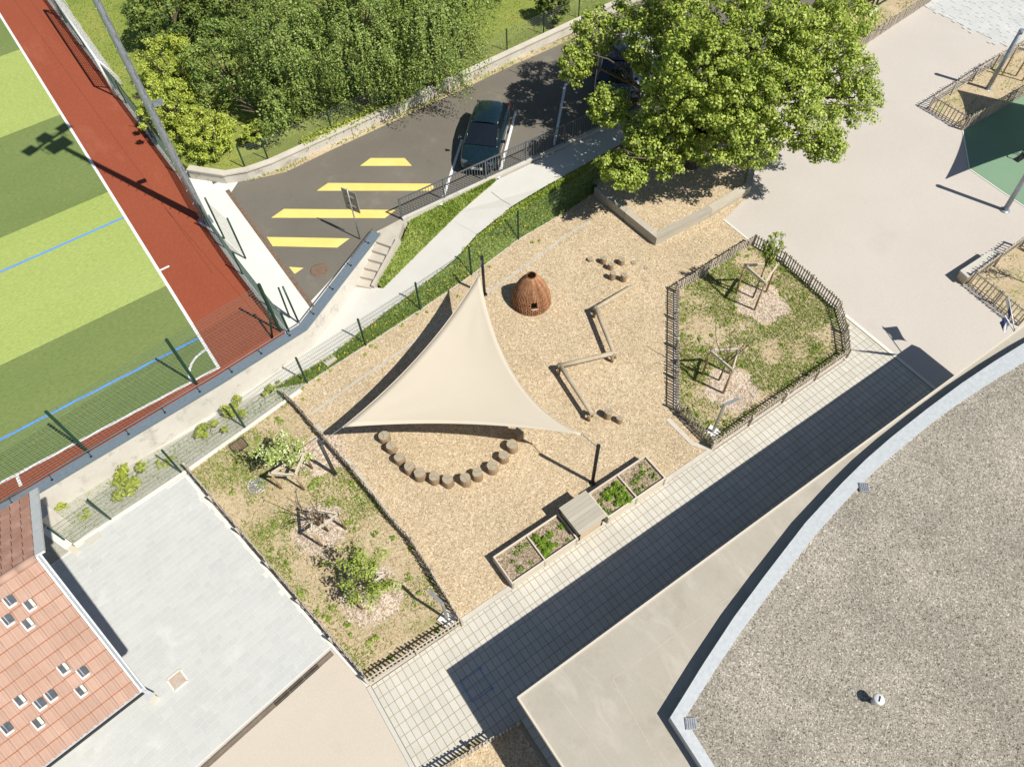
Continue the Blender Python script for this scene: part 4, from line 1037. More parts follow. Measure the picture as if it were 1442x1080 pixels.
# ---- covers and grates
def cover(name, label, px, py, w, d, rz, mat, frame=None, grid=0, z=.03):
    p = P(px, py, z); o = thing(name, label, 'cover', (p.x, p.y, z-.02))
    MB().box((p.x, p.y, z-.012), (w, d, .03), rz).build('plate', mat, o)
    if frame is not None:
        Mr = Matrix.Rotation(rz, 3, 'Z')
        for a, b in (((-w/2, -d/2), (w/2, -d/2)), ((w/2, -d/2), (w/2, d/2)), ((w/2, d/2), (-w/2, d/2)), ((-w/2, d/2), (-w/2, -d/2))):
            q, r = Mr@Vector((*a, 0)), Mr@Vector((*b, 0)); MB().beam((p.x+q.x, p.y+q.y, z), (p.x+r.x, p.y+r.y, z), .045, .03).build('frame', frame, o)
    if grid:
        Mr = Matrix.Rotation(rz, 3, 'Z')
        for k in range(1, grid):
            for h in (0, 1):
                s_ = -w/2+w*k/grid; q, r = (Mr@Vector((s_, -d/2, 0)), Mr@Vector((s_, d/2, 0))) if h else (Mr@Vector((-w/2, s_, 0)), Mr@Vector((w/2, s_, 0)))
                MB().beam((p.x+q.x, p.y+q.y, z+.01), (p.x+r.x, p.y+r.y, z+.01), .02, .02).build('bar', mat, o)
cover('iron_grate', 'square rusty iron grate in the grass bed by the mesh fence', 336, 627.5, .5, .42, .15, M['iron'], M['castiron'], 5, .05)
cover('access_cover', 'square access cover with mottled rust in the middle of the grey court', 250, 957.5, .42, .42, CA, M['coverpink'], M['kerbwhite'], 0, .04)
cover('access_cover', 'grey square cover at the court edge by the house corner', 129, 756, .5, .45, CA, M['benchstone'], None, 0, .045)
cover('access_cover', 'pale square concrete cover in the grassy bank by the ramp', 463, 506, .45, .42, .2, M['kerb'], None, 0, .16)
p = P(361, 684, .04); o = thing('tree_grate', 'round pale metal grate with radial slots in the long grass bed', 'grate', (p.x, p.y, .02))
for r in (.3, .2, .08): MB().tube([(p.x+r*math.cos(a), p.y+r*math.sin(a), .05) for a in np.linspace(0, 2*math.pi, 33)], .014, 5).build('ring', M['lightsteel'], o)
for k in range(18):
    a = 2*math.pi*k/18; MB().beam((p.x+.06*math.cos(a), p.y+.06*math.sin(a), .05), (p.x+.3*math.cos(a), p.y+.3*math.sin(a), .05), .022, .016).build('spoke', M['lightsteel'], o)
MB().lathe((p.x, p.y, .02), [(.31, 0), (.31, .006)], 24).build('pit', M['mulch'], o)
# ---- chalk square on the shaded tiles
ck = thing('chalk_square', 'faint chalked square with blue corners on the shaded tiles', 'chalk drawing', P(665, 955, .035))
cq = [P(*q, .036) for q in [(648, 960), (676, 941), (693, 969), (665, 988)]]
for i in range(4): MB().beam(cq[i], cq[(i+1) % 4], .035, .003).build('chalk_line', M['chalk'], ck)
MB().beam((cq[0]+cq[1])/2, (cq[2]+cq[3])/2, .02, .0024).build('chalk_line', M['chalk'], ck); MB().beam((cq[1]+cq[2])/2, (cq[0]+cq[3])/2, .02, .0027).build('chalk_line', M['chalk'], ck)
mb_ = plain('blue_chalk', (.24, .33, .47), .9)
for i in (1, 2): MB().box(cq[i]+Vector((0, 0, .002)), (.09, .09, .003), .4).build('chalk_corner', mb_, ck)
# ================================================================== LAMPS, MAST, SIGN, FLAGS, BENCH
def bedlamp(label, base, arm, h=1.75):
    o = thing('garden_lamp', label, 'lamp', base); b = Vector(base)
    MB().bbox((b.x, b.y, .05), (.42, .42, .1), .01, .3).build('concrete_foot', M['kerbwhite'], o)
    MB().box((b.x, b.y, h/2+.05), (.07, .07, h), math.atan2(arm[1], arm[0])).build('pole', M['lightsteel'], o)
    a = Vector((arm[0], arm[1], 0)); e = b+a; hd = MB(); hd.beam((b.x-a.x*.05, b.y-a.y*.05, h+.08), (e.x, e.y, h+.08), .09, .05); hd.build('arm', M['lightsteel'], o)
    MB().beam((b.x+a.x*.45, b.y+a.y*.45, h+.05), (e.x-a.x*.05, e.y-a.y*.05, h+.05), .06, .012).build('lens', M['lamp'], o)
b1 = P(1003, 610); e1_ = P(1044, 579, 1.83); t1_ = P(1021, 575, 1.83)
bedlamp('angled garden lamp on a white foot in the many-sided grass bed', b1, (.55, -.1))
bedlamp('angled garden lamp on a white foot at the corner of the long grass bed', P(630, 872), (-.12, .5), 1.5)
# floodlight mast
mp_ = P(290, 312, 1.0); ma = thing('floodlight_mast', 'tall galvanised floodlight mast with climbing rungs beside the red track', 'mast', mp_)
mp_ = Vector(mp_); MH = 12.3
MB().tube([mp_+Vector((0, 0, MH*t)) for t in (0, .25, .5, .75, 1)], [.17, .15, .13, .11, .09], 18).build('pole', M['steel'], ma)
MB().box(mp_+Vector((0, 0, .02)), (.5, .5, .05)).build('base_plate', M['steel'], ma)
cd = (Vector(CAM)-mp_); ca_ = math.atan2(cd.y, cd.x)
for k in range(34):
    z = 1.2+.32*k; s_ = 1 if k % 2 else -1; a = ca_+.5*s_; r = .17-.08*z/MH
    MB().tube([mp_+Vector((r*math.cos(a), r*math.sin(a), z)), mp_+Vector(((r+.16)*math.cos(a), (r+.16)*math.sin(a), z))], .012, 5).build('rung', M['steel'], ma)
bx_ = mp_+Vector((0, 0, 5.35)); sd_ = Vector((-math.sin(ca_), math.cos(ca_), 0))
qs = MB(); qs.box(bx_+sd_*.32, (.22, .34, .1), ca_); qs.beam(bx_, bx_+sd_*.2, .06, .06); qs.build('sensor_box', M['steel'], ma)
top = mp_+Vector((0, 0, MH)); shd = Vector((S2.y, -S2.x, 0)).normalized()
MB().beam(top+shd*-1.0, top+shd*1.0, .1, .1).build('crossarm', M['steel'], ma)
for k, dz in ((-.9, .2), (0, .45), (.9, .2)):
    q = top+shd*k+Vector((0, 0, dz)); MB().box(q, (.55, .5, .14), .4).build('floodlight', M['post'], ma)
MB().box(top+Vector((0, 0, -.8)), (1.0, .8, .03), .3).build('platform', M['steel'], ma)
m = MB()
for a, b in (((-.5, -.4), (.5, -.4)), ((.5, -.4), (.5, .4)), ((.5, .4), (-.5, .4)), ((-.5, .4), (-.5, -.4))):
    m.beam(top+Vector((*a, -.1)), top+Vector((*b, -.1)), .03, .03); m.beam(top+Vector((*a, -.8)), top+Vector((*a, -.1)), .03, .03)
m.build('guard_rail', M['steel'], ma)
# goal parked against the fence
gA, gB = P(163, 136, 1.0), P(88, 26, 1.0); gA, gB = Vector(gA), Vector(gB); gt2 = (gB-gA).normalized(); gback = Vector((gt2.y, -gt2.x, 0))
if gback.x < 0: gback = -gback
gl_ = thing('football_goal', 'white football goal with net parked along the track fence', 'goal', gA); L = (gB-gA).length
u = Vector((0, 0, 1))
for p in (gA, gB):
    MB().tube([p, p+u*1.9], .05, 8).build('upright', M['lightmetal'], gl_); MB().tube([p+u*1.9, p+gback*.45+u*.9, p+gback*.6+u*.05], .03, 6).build('stay', M['lightmetal'], gl_)
    MB().tube([p+u*.05, p+gback*.6+u*.05], .035, 6).build('side_bar', M['lightmetal'], gl_)
MB().tube([gA+u*1.9, gB+u*1.9], .05, 8).build('crossbar', M['lightmetal'], gl_); MB().tube([gA+gback*.6+u*.05, gB+gback*.6+u*.05], .035, 6).build('ground_bar', M['lightmetal'], gl_)
m = MB()
for k in range(36):
    q = gA.lerp(gB, k/35); m.tube([q+u*1.88, q+gback*(.3+.1*math.sin(k))+u*.95, q+gback*.55+u*.06], .012, 3, False)
for k in range(14):
    f = k/13; m.tube([gA+gback*(.55*f)+u*(1.88-1.8*f), gB+gback*(.55*f)+u*(1.88-1.8*f)], .012, 3, False)
m.build('net', M['net'], gl_)
# traffic sign seen from behind
sp = P(507, 337, 1.0); sg = thing('parking_sign', 'large traffic sign seen from behind on a thin grey pole by the coping', 'sign', sp)
sp = Vector(sp); MB().tube([sp, sp+u*2.55], .028, 8).build('pole', M['lightsteel'], sg)
sdv = Vector((math.cos(R_(116)), math.sin(R_(116)), 0)); fnv = Vector((sdv.y, -sdv.x, 0)); fnv = fnv if fnv.y < 0 else -fnv
c_ = sp+u*1.95+fnv*-.05
MB().box(c_, (.62, .02, .95), R_(116)).build('panel', M['signback'], sg)
fm = MB()
for a, b in (((-.32, -.48), (.32, -.48)), ((.32, -.48), (.32, .48)), ((.32, .48), (-.32, .48)), ((-.32, .48), (-.32, -.48))):
    fm.beam(c_+sdv*a[0]+u*a[1], c_+sdv*b[0]+u*b[1], .03, .025)
fm.build('panel_edge', M['lightsteel'], sg)
for dz in (-.22, .22): MB().beam(c_+sdv*-.2+u*dz+fnv*.03, c_+sdv*.2+u*dz+fnv*.03, .04, .05).build('bracket', M['lightsteel'], sg)
# flags on the building edge
fb_ = P(1430, 469, 2.9); fb_ = Vector((fb_.x, max(2.9, fb_.y), 2.9))
def flag(label, shx, zt, cloth, mats):
    o = thing('flag', label, 'flag', fb_); tip = P(*shx)-S2*zt; tip.z = zt; b = Vector(fb_)+Vector((0, -.05, 0))
    MB().tube([b, tip], [.022, .016], 8).build('flagpole', M['lightmetal'], o)
    d = (tip-b); vs = []; n_ = 12; mm_ = [MB(), MB()]
    def pt_(s, t): # s along pole, t down
        q = b+d*(.5+.47*s); return q+Vector((.05*math.sin(5*s+3*t)+.25*t, .05*math.cos(4*s+2*t)*t, -cloth*t))
    for i in range(n_):
        for j in range(n_):
            k = 0 if i < n_//2 else 1; w = [pt_(i/n_, j/n_), pt_((i+1)/n_, j/n_), pt_((i+1)/n_, (j+1)/n_), pt_(i/n_, (j+1)/n_)]
            mm_[k].add(w, [(0, 1, 2, 3)], True)
    mm_[0].build('cloth', M[mats[0]], o); mm_[1].build('cloth', M[mats[1]], o)
flag('blue and white flag on a slanting white pole at the roof edge', (1243, 459), 3.4, .45, ('flagblue', 'flagwhite'))
flag('second flag at the right edge on a slanting white pole by the roof', (1198, 493), 4.1, .6, ('flagwhite', 'flagblue'))
# concrete bench
bq = [P(*q, .45) for q in [(1352, 381), (1398, 351), (1410, 358), (1363, 391)]]
bn_ = thing('concrete_bench', 'pale concrete block bench in front of the slatted fence at the right edge', 'bench', (bq[0].x, bq[0].y, 0))
MB().prism(bq, .36, .45).build('seat_slab', M['benchstone'], bn_)
ctr = sum(bq, Vector())/4; MB().prism([ctr+(q-ctr)*.94 for q in bq], -.01, .359).build('block', M['larch'], bn_)
# play handles
ph_ = P(1432, 226); hd_ = thing('play_handles', 'pair of dark tubular play handles on the green rubber', 'play equipment', ph_); ph_ = Vector(ph_)
for k in (0, .55):
    MB().tube([ph_+Vector((k, 0, 0)), ph_+Vector((k, 0, .5)), ph_+Vector((k+.12, 0, .62)), ph_+Vector((k+.3, 0, .62)), ph_+Vector((k+.42, 0, .5)), ph_+Vector((k+.42, 0, 0))], .025, 7).build('handle', M['post'], hd_)
MB().box(ph_+Vector((.5, 0, .02)), (1.2, .25, .04)).build('base_plate', M['post'], hd_)
# green steel gate posts at top right
gp = thing('gate_frame', 'dark green steel gate frame at the top edge behind the big tree', 'gate', P(1228, 16))
for a in ((1224, 18), (1231, 15)):
    p = P(*a); MB().box((p.x, p.y, 1.1), (.08, .08, 2.2)).build('post', M['green'], gp); MB().bbox((p.x, p.y, .04), (.3, .3, .08), .01).build('foot', M['kerbwhite'], gp)
p, q = P(1231, 15), P(1256, 0); MB().beam((p.x, p.y, .25), (q.x, q.y, .25), .06, .08).build('bottom_rail', M['green'], gp)
# ================================================================== CARS
def car(label, loc, rz, paint, L=4.15, Wd=1.76, Hh=1.45):
    sh_ = max(0, 20.48-(loc[1]+math.sin(rz)*L/2-.4)); loc = (loc[0]-math.cos(rz)/math.sin(rz)*-sh_, loc[1]+sh_, loc[2])
    o = thing('parked_car', label, 'car', loc, rz, 'cars in the parking bays')
    def bld_(m, name, mat, par=o): return m.build(name, mat, par, off=(0, 0, 0))
    hl = L/2; w = Wd/2
    # body sections: x, half width at sill, half width at belt, bottom, top(belt/bonnet), crown
    secs = [(-hl, .62, .66, .42, .74), (-hl+.06, .76, .80, .30, .90), (-hl+.35, .84, .86, .22, .95), (-hl+.9, .87, .88, .2, .96), (-.3, .88, .88, .2, .94), (.45, .88, .87, .2, .92), (.95, .87, .86, .21, .91), (1.35, .86, .83, .22, .86), (hl-.3, .82, .78, .25, .76), (hl-.08, .72, .68, .32, .66), (hl, .6, .56, .4, .56)]
    m = MB(); vs = []; k = 14
    for x, ws, wb, zb, zt in secs:
        h = zt-zb; prof = [(-ws*.9, zb), (-ws, zb+h*.18), (-ws*1.01, zb+h*.5), (-wb, zb+h*.82), (-wb*.95, zt-.03), (-wb*.82, zt), (-wb*.4, zt+.02), (wb*.4, zt+.02), (wb*.82, zt), (wb*.95, zt-.03), (wb, zb+h*.82), (ws*1.01, zb+h*.5), (ws, zb+h*.18), (ws*.9, zb)]
        vs += [(x, a*Wd/1.76, b) for a, b in prof]
    fs = [(i*k+j, (i+1)*k+j, (i+1)*k+(j+1) % k, i*k+(j+1) % k) for i in range(len(secs)-1) for j in range(k)]
    fs += [tuple(range(k)), tuple(reversed(range((len(secs)-1)*k, len(secs)*k)))]
    fs = [tuple(reversed(f)) for f in fs]
    m.add(vs, fs, True); body = bld_(m, 'body', paint)
    sub = body.modifiers.new('sub', 'SUBSURF'); sub.levels = sub.render_levels = 2
    # greenhouse
    zb = .93; xr, xrt, xft, xf = -hl+.12, -hl+.62, .15, 1.02; wbt, wtp = .80*Wd/1.76, .60*Wd/1.76; zt = Hh
    def ring(x, w_, z): return [Vector((x, -w_, z)), Vector((x, w_, z))]
    rb2, rt2, ft2, fb2 = ring(xr, wbt*.93, zb), ring(xrt, wtp, zt-.04), ring(xft, wtp, zt), ring(xf, wbt*.92, zb-.02)
    mid = ring((xrt+xft)/2, wtp+.01, zt+.03)
    r = MB(); NU = 8; rows_ = []
    for xx, zz, ww in ((xrt, zt-.05, wtp-.01), (xrt+.12, zt-.005, wtp), ((xrt+xft)/2, zt+.02, wtp+.01), (xft-.15, zt-.002, wtp), (xft, zt-.045, wtp-.01)):
        rows_.append([Vector((xx, -ww+2*ww*j/NU, zz+.03*(1-(2*j/NU-1)**2)-.06*abs(2*j/NU-1)**6)) for j in range(NU+1)])
    vs = [p for q in rows_ for p in q]; fs = [(i*(NU+1)+j, (i+1)*(NU+1)+j, (i+1)*(NU+1)+j+1, i*(NU+1)+j+1) for i in range(4) for j in range(NU)]
    r.add(vs, fs, True); bld_(r, 'roof', paint)
    def glassq(a, b, c, d, name, n_=6, bul=.04):
        g = MB(); vs = []; a, b, c, d = map(Vector, (a, b, c, d)); nn = (b-a).cross(d-a).normalized()
        for i in range(n_+1):
            for j in range(n_+1):
                s, t = i/n_, j/n_; vs.append(a.lerp(b, s).lerp(d.lerp(c, s), t)+nn*bul*4*s*(1-s))
        g.add(vs, [(i*(n_+1)+j, (i+1)*(n_+1)+j, (i+1)*(n_+1)+j+1, i*(n_+1)+j+1) for i in range(n_) for j in range(n_)], True); return bld_(g, name, M['carglass'])
    ft3 = rows_[-1]; rt3 = rows_[0]
    glassq(fb2[0], fb2[1], ft3[-1], ft3[0], 'windscreen')
    glassq(rb2[1], rb2[0], rt3[0], rt3[-1], 'rear_window')
    for s in (-1, 1):
        i = 0 if s < 0 else 1; j = 0 if s < 0 else -1
        a, b, c, d = rb2[i], fb2[i], ft3[j], rt3[j]
        side = MB(); q = [a, b, c, d] if s < 0 else [b, a, d, c]; side.add(q, [(0, 1, 2, 3)]); bld_(side, 'side_window', M['carglass'])
        pl_ = MB(); off_ = Vector((0, s*.006, 0)); B1, T1 = a.lerp(b, .42), d.lerp(c, .45); pl_.beam(B1+off_, T1+off_, .02, .09, (0, 1, 0)); bld_(pl_, 'door_pillar', paint)
        ap = MB(); ap.tube([b+off_, c+off_], .03, 6); ap.tube([a+off_, d+off_], .05, 6); ap.tube([d+off_, (c+d)/2+off_+Vector((0, 0, .015)), c+off_], .028, 6); bld_(ap, 'pillar', paint)
        mr = MB(); mr.tube([(.72, s*(w+.02), .95), (.74, s*(w+.16), 1.0)], [.05, .08], 8); bld_(mr, 'mirror', paint)
        hl_ = MB(); hl_.lathe((0, 0, 0), [(.0, 0), (.1, .01), (.11, .03)], 10); hl_ = MB(); hl_.box((hl-.16, s*.58*Wd/1.76, .66), (.2, .22, .08), -s*.45); bld_(hl_, 'headlight', M['lamp'])
        tl_ = MB(); tl_.box((-hl+.05, s*.68*Wd/1.76, .8), (.08, .2, .22), s*.3); bld_(tl_, 'tail_light', plain('tail_red', (.25, .01, .01), .2))
        for x in (-L*.31, L*.31):
            t_ = MB(); pr_ = [(.2, -.1), (.3, -.1), (.315, -.07), (.315, .07), (.3, .1), (.2, .1)]; n_ = 20; vs = []
            for rr2, yy in pr_: vs += [(x+rr2*math.cos(2*math.pi*q/n_), s*(w-.1)+yy, .315+rr2*math.sin(2*math.pi*q/n_)) for q in range(n_)]
            t_.add(vs, [(e*n_+q, e*n_+(q+1) % n_, (e+1)*n_+(q+1) % n_, (e+1)*n_+q) for e in range(5) for q in range(n_)], True); wh = bld_(t_, 'wheel', M['tyre'])
            d_ = MB(); d_.add([(x+.21*math.cos(2*math.pi*q/n_), s*(w-.02), .315+.21*math.sin(2*math.pi*q/n_)) for q in range(n_)], [tuple(range(n_))]); bld_(d_, 'rim', M['rim'], wh)
    gq = MB(); gq.box((hl-.02, 0, .6), (.06, .7, .1)); bld_(gq, 'grille', M['post']); pq = MB(); pq.box((hl+.005, 0, .45), (.02, .5, .11)); bld_(pq, 'number_plate', M['plate'])
    wp = MB()
    for y in (-.3, .2): wp.beam((xf+.02, y, .95), (xf-.35, y+.42, 1.1), .015, .015)
    bld_(wp, 'wiper', M['post']); return o
cdir = W1(621, 287.6)-W1(650.6, 197); crz = math.atan2(cdir.y, cdir.x)
cc_ = P(676, 212, 1.75)
cn_ = Vector((math.cos(crz), math.sin(crz), 0)); car('dark teal hatchback parked nose towards the railing', (cc_.x-cn_.x*.62, cc_.y-cn_.y*.62, Z1), crz, M['carteal'], 3.85, 1.62, 1.42)
c3 = P(890, 130, 1.75); car('white car half hidden under the big tree', (c3.x, c3.y, Z1), crz+.05, M['carwhite'], 4.3, 1.8, 1.5)
c4 = P(838, 170, 1.6); car('dark car almost hidden at the left edge of the big tree', (c3.x-2.0-cn_.x*1.3, c3.y-.8-cn_.y*1.3, Z1), crz, M['cardark'])
c5 = (c3.x+3.3, c3.y+1.2); car('grey-blue car deep under the crown of the big tree', (c5[0], c5[1], Z1), crz, plain('car_paint_bluegrey', (.12, .15, .18), .3, .3, .5, 1.0), 4.3)
# ================================================================== TREES
def treeparts(root, base, crown_pts, r0, mat='bark', fork=.45, n=7):
    m = MB(); base = Vector(base); c = sum((Vector(q) for q in crown_pts), Vector())/len(crown_pts)
    f = base.lerp(c, fork); m.tube([base, base+(f-base)*.3+Vector((.03, .02, 0)), f], [r0*1.25, r0*.95, r0*.75], 10)
    for q in crown_pts:
        pts = limb(m, f, q, r0*.5, r0*.12, .12, 4, n)
        for _ in range(2):
            e = Vector(q)+Vector((random.uniform(-1, 1), random.uniform(-1, 1), random.uniform(-.2, 1)))*(Vector(q)-f).length*.35; limb(m, pts[2], e, r0*.2, r0*.05, .1, 3, 5)
    return m.build('trunk', M[mat], root)
tb0 = P(973, 232, .4)
bt_ = thing('maple_tree', 'huge bright green broadleaf tree shading the car park and timber bed', 'tree', (tb0.x, tb0.y, .37))
lobes = [(870, 236, 3.0, .72), (935, 205, 3.5, 1.15), (1000, 185, 3.9, 1.25), (1062, 196, 3.6, 1.0), (1142, 178, 3.6, 1.05), (1203, 138, 4.0, .95), (1105, 135, 5.0, 1.45), (858, 150, 4.3, .8), (812, 88, 4.4, .72), (840, 45, 5.0, .95), (925, 55, 5.6, 1.35), (985, 95, 6.4, 1.6), (1078, 62, 6.6, 1.7), (1158, 62, 5.8, 1.4), (1188, 100, 4.8, 1.05), (1000, 5, 7.2, 1.7), (905, -5, 6.0, 1.3), (1120, -5, 7.0, 1.7), (1193, 25, 5.2, 1.0), (945, 140, 5.2, 1.2), (905, 190, 4.0, .75), (1040, 140, 5.6, 1.3), (1000, 120, 4.2, 1.5), (1100, 90, 4.4, 1.5), (960, 40, 4.6, 1.4), (1165, 205, 3.2, .6), (893, 245, 2.8, .45)]
cen, rad, per, lcs = [], [], [], []
for px_, py_, z_, r_ in lobes:
    c_ = P(px_, py_, z_); lcs.append(c_); k = int(20*r_*r_)+8; ph = random.uniform(0, 6)
    for i in range(k):
        zz = 1-2*(i+.5)/k; a = i*2.39996+ph; q = math.sqrt(1-zz*zz); d = Vector((q*math.cos(a), q*math.sin(a), zz*.85)); f = random.uniform(.72, 1.08)
        cen.append(c_+d*r_*f); rad.append(random.uniform(.24, .42)); per.append(random.randint(100, 150))
C_, D_ = clumps(cen, rad, per, .75, .4)
leafmesh('crown', C_, rng.uniform(.07, .135, len(C_)), M['maple'], bt_, up=.5, D=D_, width=.8)
treeparts(bt_, tb0, lcs, .27, 'bark', .4)
def tree(name, label, px, zc, rx, rz_, gz, mat, n, size, cat='tree', droop=0, lumps=40, group=None, r0=.12, lr=(.35, .7), bark='bark', up=.4):
    c = P(*px, zc); base = Vector((c.x+random.uniform(-.2, .2), c.y+random.uniform(-.2, .2), gz)); o = thing(name, label, cat, base, 0, group)
    cen, rad = [], []; ph = random.uniform(0, 50)
    for i in range(lumps):
        z = 1-2*(i+.5)/lumps; a = i*2.39996+ph; s = math.sqrt(max(0, 1-z*z)); d = Vector((s*math.cos(a), s*math.sin(a), z)); f = (1+.25*nz(d+Vector((ph, 0, 0)), 1.6))*random.uniform(.6, 1.05)
        q = Vector((c.x+d.x*rx*f, c.y+d.y*rx*f, max(gz+.15, c.z+d.z*rz_*f))); cen.append(q); rad.append(random.uniform(*lr)*rx*.42)
    if droop:                       # hanging strings of leaves
        LC = []; top_ = [q for q in cen if q.z > c.z-rz_*.35]; nt_ = max(14, int(n/480)); cen = top_
        for i in range(nt_):            # tresses: a bundle of strings from one bough, gaps between bundles
            ap = top_[i*len(top_)//nt_]; out = Vector((ap.x-c.x, ap.y-c.y, 0)); out = out.normalized() if out.length > .01 else Vector((1, 0, 0))
            Lt = droop*random.uniform(.7, 1.25); wd = random.uniform(.16, .34)
            for k in range(20):
                q = ap+Vector((random.gauss(0, wd), random.gauss(0, wd), random.gauss(0, .12))); Ls = Lt*random.uniform(.55, 1.1); bow = random.uniform(.1, .3)
                for j in range(24):
                    t = j/23; LC.append(q+out*bow*Ls*math.sin(t*1.7)+Vector((random.gauss(0, .04), random.gauss(0, .04), .12*math.sin(t*3)-Ls*t**1.5+random.gauss(0, .03))))
            for k in range(60): LC.append(ap.lerp(c+Vector((0, 0, rz_*.5)), random.random()*.6)+Vector((random.gauss(0, .12), random.gauss(0, .12), random.gauss(0, .1))))
        LC = np.array([tuple(v) for v in LC]); LC = LC[LC[:, 2] > gz+.1]; D_ = LC-np.array(c); D_ /= np.linalg.norm(D_, axis=1)[:, None]+1e-6
        leafmesh('crown', LC, rng.uniform(size*.6, size*1.4, len(LC)), mat, o, up=.25, D=D_, width=.6)
    else:
        C_, D_ = clumps(cen, rad, [n//lumps]*lumps, .85, .35); k = C_[:, 2] > gz+.05
        leafmesh('crown', C_[k], rng.uniform(size*.6, size*1.4, k.sum()), mat, o, up=up, D=D_[k], width=.65)
    treeparts(o, base, [cen[i] for i in range(0, len(cen), max(1, len(cen)//9))], r0, bark, .45, 6); return o
far_g = 'trees and shrubs behind the low wall'
tree('laurel_shrub', 'dark glossy evergreen shrub at the top left beside the mast', (232, 18), 2.9, 1.7, 1.5, LAWN, M['evergreen'], 9000, .12, 'shrub', 0, 50, far_g, lr=(.4, .7))
tree('laurel_shrub', 'dark evergreen shrub at the top edge between laurel and birches', (325, 5), 3.2, 1.8, 1.7, LAWN, M['evergreen'], 8000, .12, 'shrub', 0, 50, far_g, lr=(.4, .7))
tree('hedge_shrub', 'yellow-green shrub leaning over the track beside the mast base', (238, 150), 2.4, 1.2, 1.1, LAWN, M['hedge'], 8000, .085, 'shrub', 0, 60, far_g, lr=(.35, .6))
tree('hedge_shrub', 'upper yellow-green shrub between the mast and the birches', (240, 92), 2.7, 1.35, 1.2, LAWN, M['hedge'], 8000, .085, 'shrub', 0, 60, far_g, lr=(.35, .6))
tree('hedge_shrub', 'yellow-green shrub overhanging the bend of the low wall', (292, 188), 2.1, 1.2, .8, LAWN, M['hedge'], 7000, .085, 'shrub', 0, 56, far_g, lr=(.35, .6))
tree('hedge_shrub', 'small yellow-green shrub beside the chain-link fence corner', (360, 188), 1.9, .6, .5, LAWN, M['hedge'], 2600, .085, 'shrub', 0, 30, far_g, lr=(.4, .65))
tree('hawthorn_shrub', 'mixed green shrub behind the yellow-green bushes', (315, 90), 3.2, 1.8, 1.6, LAWN, M['birch'], 9000, .09, 'shrub', 0, 70, far_g, lr=(.3, .55))
tree('hawthorn_shrub', 'thin green shrub above the chain-link fence corner', (372, 140), 2.8, 1.3, 1.1, LAWN, M['birch'], 7000, .09, 'shrub', .7, 50, far_g)
tree('birch_tree', 'weeping birch at the left of the dark green row above the car park', (410, 70), 4.3, 1.9, 2.4, LAWN, M['birch'], 15000, .085, 'tree', 1.5, 46, far_g, .13, lr=(.3, .55))
tree('birch_tree', 'broad weeping birch in the middle of the row above the car park', (500, 55), 4.4, 1.9, 2.5, LAWN, M['birch'], 16000, .085, 'tree', 1.7, 46, far_g, .14, lr=(.3, .55))
tree('birch_tree', 'weeping birch at the right end of the row above the car park', (602, 45), 4.2, 1.95, 2.3, LAWN, M['birch'], 16000, .085, 'tree', 1.5, 46, far_g, .13, lr=(.3, .55))
tree('birch_tree', 'small birch between the middle and right birches by the wall', (552, 88), 3.3, 1.2, 1.5, LAWN, M['birch'], 7000, .085, 'tree', 1.1, 34, far_g, .1, lr=(.3, .55))
tree('birch_tree', 'tall birch crown at the top edge behind the weeping row', (455, -25), 5.2, 2.3, 2.4, LAWN, M['birch'], 14000, .09, 'tree', 1.5, 56, far_g, .13, lr=(.3, .55))
tree('birch_tree', 'second tall birch crown at the top edge behind the middle birch', (550, -30), 5.2, 2.0, 2.2, LAWN, M['birch'], 12000, .09, 'tree', 1.4, 50, far_g, .13, lr=(.3, .55))
tree('birch_tree', 'rightmost birch crown at the top edge behind the weeping row', (640, -15), 4.6, 1.9, 2.1, LAWN, M['birch'], 12000, .09, 'tree', 1.4, 50, far_g, .13, lr=(.3, .55))
tree('laurel_shrub', 'small dark shrub at the top edge left of the big tree', (780, 2), 2.3, .9, .9, LAWN, M['evergreen'], 3400, .11, 'shrub', 0, 26, far_g, lr=(.5, .8))
tree('laurel_shrub', 'dark shrub casting shade at the top edge right of the birches', (735, -60), 2.8, 1.7, 1.5, LAWN, M['evergreen'], 6000, .12, 'shrub', 0, 36, far_g, lr=(.5, .8))
# ivy over the low wall
ivx = []
for a, b in zip(cl[1:4], cl[2:5]):
    for _ in range(900):
        q = a.lerp(b, random.random()); ivx.append((q.x+random.gauss(0, .18), q.y-.15+random.gauss(0, .14), LAWN+.08+abs(random.gauss(0, .1))))
ivx = [v for v in ivx if 7.0 < v[0] < 12.6]
o = leafmesh('ivy', np.array(ivx), rng.uniform(.07, .14, len(ivx)), M['shrub'], None, None, up=.9); tag(o, 'bright yellow-green ivy spilling along the low car park wall', 'ivy')
